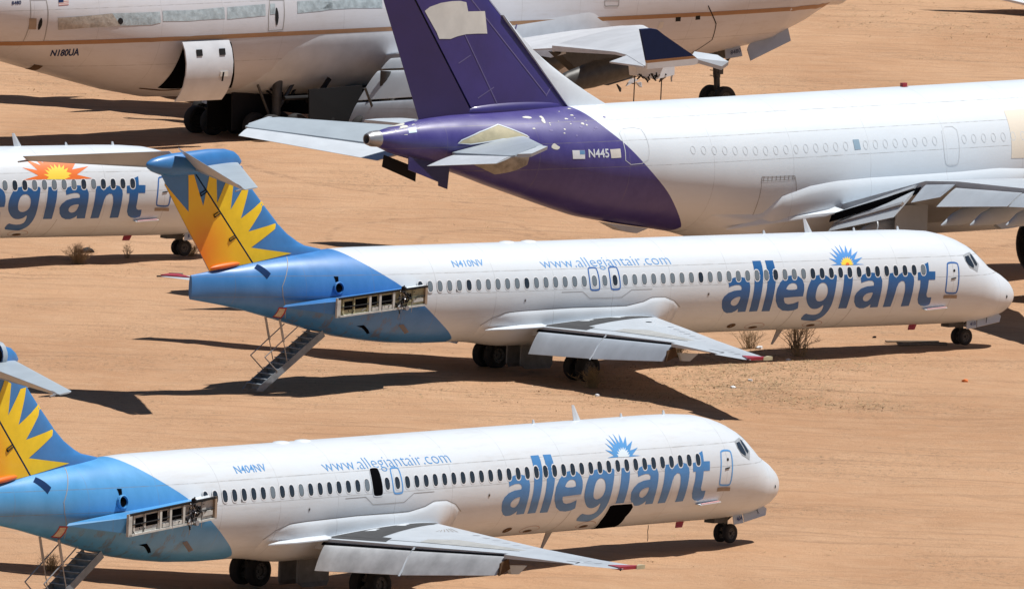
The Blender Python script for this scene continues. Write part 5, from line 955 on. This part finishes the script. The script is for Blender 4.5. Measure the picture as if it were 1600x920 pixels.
        a = Acc(); a.add(*loft([[(15.8, 7.85*sd, 3.3), (20.3, 7.85*sd, 3.0), (20.3, 8.15*sd, 3.0), (15.8, 8.15*sd, 3.3)], [(17.6, 7.85*sd, 4.35), (22.6, 7.85*sd, 4.4), (22.6, 8.15*sd, 4.4), (17.6, 8.15*sd, 4.35)]])); a.make('engine_pylon', m_grey2, root)
        g = Acc(); g.tube((22.8, 4.8*sd, 1.2), (22.4, 4.6*sd, 3.8), .2, .26, 14); g.tube((22.0, 4.8*sd, .75), (23.6, 4.8*sd, .75), .14)
        g.tube((22.8, 4.8*sd, .75), (22.8, 4.8*sd, 1.3), .2); gear = g.make('main_gear', m_strut, root, True)
        for ds in (-.7, .7):
            for dy in (-.46, .46): wheel('wheel', (22.8+ds, (4.8+dy)*sd, .58), .60, .42, gear)
        a = Acc(); a.prism([(24.0, 2.3*sd, 2.7), (21.2, 2.3*sd, 2.7), (21.2, 2.1*sd, 1.2), (24.0, 2.1*sd, 1.2)], (0, 1, 0), .06); a.make('gear_door', m_grey2, root)
        a = Acc(); a.prism([(23.7, 5.6*sd, 3.9), (22.0, 5.6*sd, 3.9), (22.0, 5.5*sd, 1.7), (23.7, 5.5*sd, 1.7)], (0, 1, 0), .05); a.make('gear_door', m_grey2, root)
    # wing-body fairing
    FA = sorted([tuple(q) for q in D['FAIRA']]+[(11.0, -.35), (12.5, -.2)])
    ss = [11+i*.35 for i in range(57)]; nth = 24
    for sd in (1, -1):
        vs = []; n = nth+1
        for s in ss:
            tt = interp(FA, s) if s < 30.5 else -1.2; e = max(0, min(1, (s-11)/2))*max(0, min(1, (30.9-s)/3.2)); e = e*e*(3-2*e)
            for j in range(n):
                v = j/nth; t = tt+(-math.pi/2-tt)*v; d = (.34*min(1, v*3.5)**.6)*e+.005 if j else -.012
                p = surf('A', s, t, d); vs.append((p[0], p[1]*sd, p[2]))
        fs = [(i*n+j, i*n+j+1, (i+1)*n+j+1, (i+1)*n+j) for i in range(len(ss)-1) for j in range(nth)]
        o = mk('wing_root_fairing', vs, fs, m_f, root, True, sharp=60)
        b2 = bmesh.new(); b2.from_mesh(o.data); b2.normal_update()
        if sum((f.normal.y*f.calc_area() for f in b2.faces))*sd > 0: bmesh.ops.reverse_faces(b2, faces=b2.faces)
        b2.to_mesh(o.data); b2.free()
        a = Acc(); a.prism([(24.35, 3.0*sd, 3.50), (23.72, 6.8*sd, 4.80), (23.84, 6.8*sd, 4.68), (24.48, 3.0*sd, 3.38)], (1, 0, .6), .09); a.make('flap_vane', m_grey, root)
        # dark gap above the inboard flap
        a = Acc(); a.prism([(24.6, 2.85*sd, 3.42), (23.75, 7.1*sd, 4.75), (23.95, 7.1*sd, 4.5), (24.75, 2.85*sd, 3.1)], (1, 0, .3), .05); a.make('flap_gap', m_dark, root)
        a = Acc(); a.prism([(29.4, 1.9*sd, 2.95), (25.0, 2.9*sd, 3.35), (24.2, 3.1*sd, 3.55), (24.5, 2.4*sd, 3.75), (28, 2.2*sd, 3.3)], (0, .3, 1), .06); a.make('wing_root_fillet', m_f, root)
    g = Acc(); g.tube((6.5, 0, .5), (6.6, 0, 2.6), .12, .15, 12); g.tube((6.5, -.35, .5), (6.5, .35, .5), .06); gear = g.make('nose_gear', m_strut, root, True)
    for dy in (-.25, .25): wheel('wheel', (6.5, dy, .5), .51, .3, gear)
    tag(root, 'white twin-engine freighter with a purple tail, painted-out fin patch and number N445', 'airplane')
cargo_jet()

# ================================================================ JUMBO JET
def jumbo():
    DZ = .6; k = 1-DZ/CAM_H
    root = frame(15.02*k, 690.94*k, .75, 0, 0, 33.0*k, 0, 'jumbo_jet'); root.scale = (k, k, k); CP.sref = 33.0; CP.zref = -DZ/k
    g_ = DZ/k
    m_f = fuselage_mat('jumbo_skin', 33.0, -g_, (.56, .565, .60), (.1, .1, .1), None, ((3.1, 5.75), 3.6, .02), coat=.2, rough=.38, dirt=.22)
    m_lt = mat('jumbo_pale', (.60, .625, .66), .42, 0, .15, .8, .1)
    fuselage('7', m_f, root, 0, 69, 96, .5)
    zt = lambda s, z: math.asin(max(-.99, min(.99, (z-sec('7', s)[0])/sec('7', s)[1])))
    # copper cheat line
    up = [(s, zt(s, 4.35)) for s in [2+i for i in range(56)]]; lo = [(s, zt(s, 4.16)) for s in [2+i for i in range(56)]]
    fdecal('copper_stripe', [up+lo[::-1]], '7', m_copper, root, .012)
    for k, p in enumerate(D['B_TAPE']): fdecal('taped_window_strip', p, '7', m_tape, root, .012)
    fdecal('taped_window_strip', [D['B_TAPE'][0][0], D['B_TAPE'][0][1]][:0] or [(p[0]*1.0, p[1]) for p in H_SPLIT(D['B_TAPE'][0])], '7', m_tape2, root, .018)
    s, t = D['B_TAPE'][0][5]
    fdecal('torn_hole', [(s+.16*math.cos(x), t+.07+.05*math.sin(x)) for x in [i*math.pi/4 for i in range(8)]], '7', m_black, root, .022)
    for k, p in enumerate(D['B_DOORS']):
        outline('door_outline', p, '7', m_line, root, .05, 3.25, .010, 0)
        cs = sum(q[0] for q in p)/len(p); ct = sum(q[1] for q in p)/len(p)
        if k < 2: fdecal('door_handle', round_poly([(cs-.12, ct+.0), (cs, ct+.13), (cs+.12, ct), (cs+.05, ct-.13), (cs-.05, ct-.13)], 1), '7', m_black, root, .016)
    fdecal('faded_plate', D['B_SM'][0], '7', m_tan, root, .012); fdecal('faded_plate', D['B_SM2'][0], '7', m_patch, root, .012)
    fdecal('dark_vent', D['B_DARK'][0], '7', m_brown, root, .012)
    R_ = D['B_REG']; ftext('registration', 'N180UA', '7', m_navy, root, R_[0], R_[1], R_[2], bold=.03, off=.012)
    R_ = D['B_8480']; ftext('fleet_number', '8480', '7', m_navy, root, R_[0], R_[1], R_[2], bold=.02, off=.012)
    fl = D['B_FLAG']; 
    for k in range(7):
        u0, u1 = k/7, (k+1)/7; L4_ = lambda a, b, u: (a[0]+(b[0]-a[0])*u, a[1]+(b[1]-a[1])*u)
        fdecal('flag_stripe', [L4_(fl[0], fl[3], u0), L4_(fl[1], fl[2], u0), L4_(fl[1], fl[2], u1), L4_(fl[0], fl[3], u1)], '7', mat('flag_faded_red', (.42, .15, .15), .6) if k % 2 == 0 else m_patch, root, .012)
    fdecal('flag_canton', [fl[0], ((fl[0][0]+fl[1][0])/2, (fl[0][1]+fl[1][1])/2), ((fl[0][0]+fl[2][0])/2, (fl[0][1]+fl[2][1])/2), ((fl[0][0]+fl[3][0])/2, (fl[0][1]+fl[3][1])/2)], '7', m_navy, root, .016)
    # aft hold open, its door hanging out
    fdecal('open_cargo_hold', D['B_CARGOH'], '7', m_dark, root, .012)
    fline('hold_sill', [(44.6, zt(44.6, 1.95)), (42.4, zt(42.4, 1.85))], '7', m_brown, root, .1, 3.25, .02)
    zz = [(4.12, 3.42), (3.75, 3.62), (3.2, 3.74), (2.7, 3.72), (2.2, 3.58), (1.8, 3.34), (1.45, 3.02)]
    R = [[(44.0, y, z), (41.25, y, z), (41.25, y+.07, z), (44.0, y+.07, z)] for z, y in zz]
    vs, fs = loft(R); dr = mk('cargo_door', vs, fs, m_lt, root, True, sharp=30)
    for s in (43.2, 41.85):
        a = Acc(); a.prism([(s+.16, 3.76, 3.50), (s-.16, 3.76, 3.50), (s-.16, 3.70, 3.78), (s+.16, 3.70, 3.78)], (0, 1, .3), .06); a.make('door_window', m_black, dr)
    a = Acc(); a.prism([(41.9, 3.80, 2.35), (41.85, 3.80, 2.35), (41.8, 3.83, 2.75), (41.86, 3.83, 2.75)], (0, 1, 0), .06); a.make('latch_handle', m_black, dr)
    a = Acc(); a.prism([(42.0, 3.79, 2.55), (41.55, 3.79, 2.55), (41.55, 3.80, 2.78), (42.0, 3.80, 2.78)], (0, 1, .0), .04); a.make('decal_plate', m_patch, dr)
    fline('cargo_door_joint', D['B_FCARGO'][1:], '7', m_black, root, .05, 3.25, .014)
    for p in D['B_WIN2']: fdecal('door_window', p, '7', m_black, root, .014)
    # wing-body fairing
    FB = sorted([tuple(q) for q in D['B_FAIR']])
    ss = [16.4+i*.4 for i in range(58)]; nth = 24
    for sd in (1, -1):
        vs = []; n = nth+1
        for s in ss:
            tt = interp(FB, s) if s < 37.7 else -.62-(s-37.7)*.5; tt = min(-.17, max(tt, -1.5)); e = max(0, min(1, (s-16.4)/2.5))*max(0, min(1, (39.3-s)/3.5)); e = e*e*(3-2*e)
            for j in range(n):
                v = j/nth; t = tt+(-math.pi/2-tt)*v; d = (.20*min(1, v*1.6)**.9)*e+.006 if j else -.012
                p = surf('7', s, t, d); vs.append((p[0], p[1]*sd, p[2]))
        fs = [(i*n+j, i*n+j+1, (i+1)*n+j+1, (i+1)*n+j) for i in range(len(ss)-1) for j in range(nth)]
        o = mk('wing_root_fairing', vs, fs, m_lt, root, True, sharp=60)
        b2 = bmesh.new(); b2.from_mesh(o.data); b2.normal_update()
        if sum((f.normal.y*f.calc_area() for f in b2.faces))*sd > 0: bmesh.ops.reverse_faces(b2, faces=b2.faces)
        b2.to_mesh(o.data); b2.free()
    # wings
    W1 = [(2.5, 17.2, 2.9, 31.2, 2.75), (3.6, 18.0, 3.1, 31.4, 2.95), (8.5, 22.0, 4.2, 31.8, 3.55), (12, 24.8, 4.75, 31.9, 3.95), (17, 28.9, 5.35, 34.0, 4.32), (17.9, 29.6, 5.4, 34.9, 4.55), (18.1, 29.8, 5.42, 35.4, 4.7), (25.4, 35.6, 5.75, 38.5, 5.15), (27.4, 37.1, 5.8, 39.7, 5.22), (31.4, 40.4, 5.9, 42.45, 5.18), (31.7, 41.0, 5.7, 42.45, 5.18)]
    for sd in (1, -1):
        wg = wing('wing', W1, .115, m_lt, root, sd, lambda y: .8)
        a = Acc(); a.prism([(31.9, 12*sd, 3.98), (34.0, 17*sd, 4.34), (34.6, 17.2*sd, 4.2), (35.4, 19*sd, 4.55), (34.9, 18.2*sd, 4.66)], (0, -.1, 1), .07); a.make('trailing_panel', m_lt, wg)
        a = Acc(); a.prism([(39.6, 27.5*sd, 5.26), (40.5, 27.2*sd, 4.95), (42.5, 31.4*sd, 5.15), (42.0, 31.4*sd, 5.25)], (0, -.05, 1), .07); a.make('trailing_panel', m_lt, wg)
        # dropped flap segments
        slab_surface('flap', [(32.2, 4.3*sd, 3.05), (33.5, 9.0*sd, 3.62), (33.9, 9.0*sd, 3.10), (32.75, 4.2*sd, 2.60)], .12, m_grey, wg)
        slab_surface('flap', [(32.8, 4.1*sd, 2.50), (34.0, 9.2*sd, 3.02), (34.6, 9.2*sd, 1.85), (33.9, 4.0*sd, 1.22)], .16, m_grey, wg)
        slab_surface('flap', [(33.9, 4.0*sd, 1.12), (34.6, 9.2*sd, 1.75), (34.95, 9.2*sd, .80), (34.5, 4.0*sd, .18)], .14, m_grey2, wg)
        # winglet
        a = Acc()
        y0_ = 31.75*sd
        W_ = lambda p: [(s, y0_+(z-5.2)*.18*sd, z) for s, z in p]
        a.prism(W_([(42.72, 5.48), (43.36, 6.84), (42.75, 6.86), (42.35, 6.80), (41.9, 6.55), (40.1, 5.66), (39.95, 5.58)]), (0, 1, -.18), .11); wl = a.make('winglet', m_navy, wg)
        a = Acc(); a.prism(W_([(42.66, 5.36), (42.72, 5.48), (39.95, 5.585), (39.75, 5.47)]), (0, 1, -.18), .11); a.make('winglet_stripe', m_copper, wl)
        a = Acc(); a.prism(W_([(42.6, 5.10), (42.66, 5.36), (39.75, 5.47), (39.35, 5.28), (39.9, 5.18)]), (0, 1, -.18), .11); a.make('winglet_base', m_white, wl)
        a = Acc(); a.prism([(39.4, 31.3*sd, 5.62), (38.7, 32.0*sd, 5.5), (38.6, 32.6*sd, 5.25), (38.9, 32.5*sd, 5.05), (39.9, 31.6*sd, 5.4)], (0, .2, 1), .16); a.make('wingtip_fairing', m_grey, wg)
        # torn engine struts and drooping fairings
        for yy, s0, zz_ in ((18, 30.6, 4.2),):
            rr = random.Random(int(yy)); a = Acc()
            a.prism([(s0+4.6, yy*sd, zz_+.3), (s0+2.6, yy*sd, zz_-1.1), (s0+1.6, yy*sd, zz_-1.25), (s0-.3, yy*sd, zz_-.9), (s0-2.3, yy*sd, zz_-.1), (s0-2.0, yy*sd, zz_+.5), (s0+2.5, yy*sd, zz_+.5)], (0, 1, 0), .7, 0)
            for k in range(26):
                p0 = Vector((s0+rr.uniform(-2.4, 2), (yy+.4)*sd, zz_+rr.uniform(-1.25, -.3))); a.prism([p0, p0+Vector((rr.uniform(-.5, .5), 0, rr.uniform(-.3, .1))), p0+Vector((rr.uniform(-.4, .4), 0, rr.uniform(-.45, .2)))], (0, 1, .2), .1, rr.choice((0, 1, 2)))
            a.make('torn_engine_strut', [m_strut, m_brown, m_lt], wg)
        for yy, s0, zz_ in ((12.5, 31.5, 3.4), (22, 36, 4.1)):
            R = []
            for s, h, w_, dz in ((-3.0, .1, .1, .3), (-1.5, .5, .35, .05), (.5, .6, .4, -.2), (2.2, .45, .3, -.5), (3.4, .05, .04, -.9)): R.append([(s0+s, (yy+w_*math.cos(t))*sd, zz_+dz+h*math.sin(t)) for t in [k*math.pi/6 for k in range(12)]])
            vs, fs = loft(R); mk('flap_track_fairing', vs, fs, m_strut, wg, True, sharp=50)
        a = Acc()
        a.prism([(40.5, 28.6*sd, 5.1), (38.2, 28.6*sd, 5.1), (38.2, 28.6*sd, 4.45), (39.3, 28.6*sd, 4.3), (40.4, 28.6*sd, 4.5)], (0, 1, 0), .5, 0)
        rr = random.Random(11)
        for k in range(24): p0 = Vector((rr.uniform(38.3, 40.4), 28.85*sd, rr.uniform(4.35, 4.6))); a.tube(p0, p0+Vector((rr.uniform(-.25, .25), 0, rr.uniform(-.22, .1))), .035, None, 5, rr.choice((1, 2)))
        for s_, ln in ((40.5, 2.0), (38.9, 1.9)): a.tube((s_, 28.8*sd, 4.5), (s_+.05, 28.8*sd, 4.5-ln), .025, None, 5, 1)
        a.make('torn_wing_fittings', [m_lt, m_black, m_bare], wg)
        # tailplane
        TPL = [(1.5, 58.5, 6.6, 64.0, 6.4), (11.0, 65.5, 7.2, 68.0, 7.1)]
        wing('tailplane', TPL, .09, m_lt, root, sd, lambda y: .9)
        # gear
        for s0, y0_, nm in ((33.6, 5.3, 'wing_gear'), (37.0, 1.95, 'body_gear')):
            g = Acc(); g.tube((s0, y0_*sd, .7-g_), (s0-.2, (y0_-.1)*sd, 2.6), .2, .24, 14); g.tube((s0-.75, y0_*sd, .62-g_), (s0+.75, y0_*sd, .62-g_), .13); g.tube((s0, y0_*sd, 1.2-g_), (s0-1.6, (y0_-.2)*sd, 2.4), .09); g.tube((s0+.3, y0_*sd, 1.0-g_), (s0+1.1, y0_*sd, 1.9), .06)
            gear = g.make(nm, m_strut, root, True)
            for ds in (-.73, .73):
                for dy in (-.55, .55): wheel('wheel', (s0+ds, (y0_+dy)*sd, .60-g_), .62, .46, gear)
        a = Acc(); a.prism([(36.0, 3.0*sd, 1.7), (33.0, 3.2*sd, 1.8), (33.0, 3.35*sd, -.1), (36.0, 3.1*sd, -.1)], (0, 1, 0), .07); a.make('gear_door', m_black, root)  # both gear doors coloured black for the deep shade under the belly
        a = Acc(); a.prism([(38.6, .8*sd, 1.5), (36.2, .8*sd, 1.5), (36.2, .85*sd, -.2), (38.6, .85*sd, -.2)], (0, 1, 0), .07); a.make('gear_door', m_black, root)
        a = Acc(); rg = random.Random(9)
        for k2 in range(22): p0 = Vector((rg.uniform(29.5, 36.5), rg.uniform(1.0, 4.6)*sd, rg.uniform(.2, 1.5))); a.tube(p0, p0+Vector((rg.uniform(-.8, .8), rg.uniform(-.3, .3), rg.uniform(.2, .9))), rg.uniform(.05, .13), None, 6)
        a.tube((29.5, 2.5*sd, 1.3), (37.0, 2.5*sd, 1.3), .1); a.add(*loft([[(29.0, 1.0*sd, z_), (32.6, 1.0*sd, z_), (32.6, 4.4*sd, z_), (29.0, 4.4*sd, z_)] for z_ in (.15, 1.6)])); a.make('gear_bay_shade_clutter', m_black, root)  # added black clutter and block, filling in the shade between the gear legs
    # fin
    R = []
    for i in range(10):
        z = 7.8+i*1.25; l = 55.0+(z-7.8)*1.05; r_ = 66.0+(z-7.8)*.35; c = r_-l
        R.append([(l, 0, z), (l+.3*c, .045*c, z), (r_, .02, z), (r_, -.02, z), (l+.3*c, -.045*c, z)])
    vs, fs = loft(R); mk('fin', vs, fs, m_navy, root, True, sharp=40)
    # nose gear
    g = Acc(); g.tube((8.0, 0, .62-g_), (8.08, 0, 1.0), .14, .15, 14); g.tube((8.08, 0, 1.0), (8.15, 0, 2.6), .17, .2, 14); g.tube((8.0, -.5, .62-g_), (8.0, .5, .62-g_), .08); g.box((8.5, 0, 2.2), (.6, .35, .3)); g.box((8.0, 0, 1.35), (.14, .2, .2)); g.tube((7.9, 0, 1.3), (6.8, 0, 2.4), .07)
    for k in range(12): g.tube((8.15, .2*(-1)**k, .95+k*.12), (8.32, .2*(-1)**k, .97+k*.12), .02, None, 5)
    gear = g.make('nose_gear', m_strut, root, True)
    for dy in (-.46, .46): wheel('wheel', (8.0, dy, .61-g_), .62, .42, gear)
    for sy in (1, -1):
        a = Acc(); p = [(7.05, 1.0*sy, 2.55), (6.65, 1.0*sy, 2.70), (4.6, .95*sy, 3.30), (4.65, 1.25*sy, 2.65), (7.35, 1.45*sy, 1.85), (7.25, 1.1*sy, 2.35)]; a.prism(p, poly3n(p), .06); a.make('nose_gear_door', m_grey, root)
        a = Acc(); p = [(8.3, .7*sy, 2.45), (7.45, .8*sy, 2.55), (7.6, 1.15*sy, 2.05), (8.6, 1.1*sy, 1.95)]; a.prism(p, poly3n(p), .05); dn = a.make('nose_gear_door', m_grey, root)
        if sy > 0:
            bm = fill2d(text='8480', size=1); A, B, Cc = Vector((8.25, 1.02, 2.10)), Vector((7.65, 1.06, 2.20)), Vector((8.17, .93, 2.28)); xs = [v.co.x for v in bm.verts]; x0, x1 = min(xs), max(xs)
            n_ = (B-A).cross(Cc-A).normalized(); n_ = n_ if n_.y > 0 else -n_
            decal_bm('door_number', bm, lambda x, y: tuple(A+(B-A)*(x-x0)/(x1-x0)+(Cc-A)*y/.7+n_*.05), m_navy, dn, (8, 4, 2), False)
    tag(root, 'huge white jumbo jet with a copper stripe and number N180UA, aft cargo door hanging open', 'airplane')
def H_SPLIT(p):
    # weathered aft half of the first taped strip
    q = [p[0], p[1], p[5], p[6], p[7]]; return q
jumbo()
# ================================================================ SMALL THINGS ON THE SAND
CP.sref = 0; CP.zref = 0
def wl(v, o=(0, 0, 0)): return v
def bush(name, x, y, h, wdt, n, m, label, seed, cat='bush', group=None, lean=0.):
    rr = random.Random(seed); a = Acc()
    for i in range(n):
        az = rr.uniform(0, 2*math.pi); sp = abs(rr.gauss(0, .5))*wdt; hh = h*rr.uniform(.5, 1.05)*(1-.25*(sp/wdt))
        b0 = Vector((rr.gauss(0, .14)*wdt, rr.gauss(0, .14)*wdt, -.02)); tip = b0+Vector((math.cos(az)*sp+lean*h, math.sin(az)*sp, hh))
        mid = b0.lerp(tip, .5)+Vector((rr.gauss(0, .04), rr.gauss(0, .04), .05*h))*1
        r0 = rr.uniform(.008, .016)*max(.6, h); a.tube(b0, mid, r0, r0*.7, 4); a.tube(mid, tip, r0*.7, r0*.25, 4)
        for k in range(4):
            p = mid.lerp(tip, rr.random()); q = p+Vector((rr.gauss(0, .13), rr.gauss(0, .13), rr.uniform(.02, .2)))*h; a.tube(p, q, r0*.5, r0*.2, 3)
    o = a.make(name, m, None, False, local=False); o.location = (x, y, gh(x, y)); return tag(o, label, cat, group)
G = D['G']
bush('dry_bush', *G['bush'], 1.3, 1.0, 60, m_twig, 'large bare dry bush standing behind the belly of the middle jet, right of its wingtip', 1, 'bush')
bush('dry_bush', *G['bush2'], .85, .8, 60, m_twig, 'low dark dry bush just behind the red wingtip of the middle jet', 2)
bush('dry_bush', G['tuftb'][0], G['tuftb'][1]+2.0, .5, .9, 60, m_straw, 'straw coloured bush in front of the large bare one, beside the fuselage shadow', 3)
bush('dry_bush', *G['bush3'], .85, .75, 130, m_twig, 'dry bush beside the shadow under the jet at the left edge', 4)
bush('dry_bush', *G['bush4'], .65, .35, 26, m_twig, 'small sparse dry bush behind the tail fin, left of the left jet nose wheel', 5)
bush('grass_tuft', *G['tuft'], .8, .55, 120, m_straw, 'tall straw tuft in front of the near main wheel of the middle jet', 6, 'grass tuft')
bush('grass_tuft', *G['grassw'], .6, .5, 80, m_straw, 'pale grass tuft beside the nose wheel of the left jet', 7, 'grass tuft')
bush('grass_tuft', *G['tuft3'], .7, .55, 60, m_straw, 'thin dry grass under the outer flap of the middle jet', 8, 'grass tuft')
bush('grass_tuft', *G['tuft7'], .6, .6, 90, m_straw, 'dry grass tuft at the foot of the stair of the foreground jet', 9, 'grass tuft')
# countless little stems and dead twigs lying about
rr = random.Random(21); a = Acc()
def clump(x, y, sz):
    z = gh(x, y)
    for k in range(5):
        dx, dy = rr.gauss(0, .16)*sz, rr.gauss(0, .16)*sz; hh = rr.uniform(.01, .06)*sz; az = rr.uniform(0, 6.28); l = rr.uniform(.08, .34)*sz
        b0 = Vector((x+dx, y+dy, z-.01)); t = b0+Vector((math.cos(az)*l, math.sin(az)*l, hh)); n_ = Vector((-math.sin(az), math.cos(az), 0))*.02
        a.add([b0+n_, b0-n_, t], [(0, 1, 2)], rr.choice((0, 0, 1)))
for cx, cy, sx, sy, n, sz in ((8, 561, 3.5, 7, 1300, 1), (9, 556, 4, 4, 700, .9), (7, 551, 4, 3, 500, .9), (0, 553, 9, 5, 500, 1), (10, 566, 4, 4, 500, 1.2), (12.5, 551, 2.5, 2, 300, 1), (-12, 597, 8, 5, 200, 1), (-19, 682, 8, 10, 160, 1.4), (21, 735, 7, 12, 300, 1.8), (-2, 500, 12, 7, 120, .8), (15, 505, 5, 8, 120, .8), (-5, 566, 7, 4, 160, 1.1), (0, 620, 16, 20, 200, 1.2), (0, 560, 30, 60, 500, .7)):
    for i in range(n): clump(rr.gauss(cx, sx*.6), rr.gauss(cy, sy*.6), sz*rr.uniform(.5, 1.3))
o = a.make('dry_ground_cover', [m_twig, m_straw], None, False, local=False); tag(o, 'scattered dead stems and sparse dry weeds on the sand', 'weeds', kind='stuff')
def scrap(name, k, m, label, sz, seed, cat='litter', group=None):
    rr = random.Random(seed); x, y = G[k]; a = Acc(); n = 7
    top = [(x+sz*(.7+.5*rr.random())*math.cos(i*6.283/n), y+sz*1.5*(.7+.5*rr.random())*math.sin(i*6.283/n), gh(x, y)+.03+rr.random()*sz*.5) for i in range(n)]
    a.add(top+[(x, y, gh(x, y)+sz*.8)], [(i, (i+1) % n, n) for i in range(n)]); bot = [(p[0], p[1], gh(x, y)-.01) for p in top]
    a.add(top+bot, [(i, (i+1) % n, (i+1) % n+n, i+n) for i in range(n)]); return tag(a.make(name, m, None, False, local=False), label, cat, group)
scrap('crumpled_rag', 'orange', mat('orange_rag', (.62, .16, .03), .7), 'small crumpled orange rag lying alone on the sand at right', .14, 1, 'rag')
mw = mat('white_litter', (.72, .74, .76), .5, 0, .3, 8)
scrap('paper_scrap', 'w2', mw, 'white scrap on the sand above the roof of the foreground jet', .11, 2)
scrap('paper_scrap', 'w3', mw, 'white scrap at the foot of the straw coloured bush', .10, 3)
scrap('paper_scrap', 'w4', mw, 'white scrap beside the straw tuft by the near main wheel', .11, 4)
scrap('paper_scrap', 'w5', mw, 'grey white scrap beside the low bush behind the wingtip', .14, 5)
scrap('paper_scrap', 'w1', mw, 'tiny pale scrap on bare sand below the wingtip of the middle jet', .08, 6)
scrap('dark_scrap', 'black', m_black, 'small black lump on the sand behind the middle jet, right of the large bush', .09, 7)
# boards by the nose wheels
def boards(x, y, ang, n, label, seed):
    rr = random.Random(seed); e = bpy.data.objects.new('plank_pile', None); COL.objects.link(e); e.location = (x, y, gh(x, y)+.04); e.rotation_euler = (0, 0, ang)
    for i in range(n):
        a = Acc(); a.box((rr.uniform(-.3, .3), i*.32-.3, -.01+.03*(i % 2)), (.8+rr.random()*.3, .12, .03)); p = a.make('plank', m_wood, e, False, local=False)
    tag(e, label, 'planks')
boards(15.9, 574.6, .25, 4, 'weathered planks lying at the nose wheels of the middle jet', 3)
# old tyre
x, y = G['tyre']; o = wheel('old_tyre', (0, 0, 0), .40, .3, None); o.location = (x+.2, y, gh(x, y)-.2); o.rotation_euler = (.2, 0, .9); tag(o, 'old black tyre lying behind the dry bush under the left jet', 'tyre')
# detached panel on the ground behind the jumbo
a = Acc(); a.add(*loft([[(-19.0, 684, 1.5), (-14.5, 684, .9), (-12.4, 672.5, .1), (-12.9, 672.5, .05)], [(-19.0, 684.3, 1.44), (-14.5, 684.3, .84), (-12.4, 672.7, .04), (-12.9, 672.7, .0)]]))
o = a.make('wing_panel', m_grey2, None, False, local=False); tag(o, 'detached grey wing panel standing on the sand behind the jumbo jet', 'panel')
# end of another wing at the top right
frame_keep = CP.root
def far_wing():
    e = bpy.data.objects.new('parked_wing_section', None); COL.objects.link(e); e.location = (29, 741, 0)
    def pl(nm, pts, t, m): a = Acc(); a.prism(pts, poly3n(pts), t); return a.make(nm, m, e, False, local=False)
    pl('skin_panel', [(-8.6, 2, 1.55), (-5.6, 1, .75), (-3.2, -1, .4), (6, -3, .9), (6, 6, 2.4)], .12, m_lt2)
    pl('flap_panel', [(-4.1, -2.6, .45), (-3.2, -3.6, 1.05), (7, -6, 1.0), (7, -7.5, -.1)], .08, m_grey)
    pl('prop', [(2, 0, 1.3), (2.4, 0, 1.3), (2.4, 0, 0), (2, 0, 0)], .3, m_strut)
    tag(e, 'pale end of another aircraft wing entering at the top right corner', 'wing section')
m_lt2 = mat('far_white', (.66, .68, .70), .45)
far_wing()
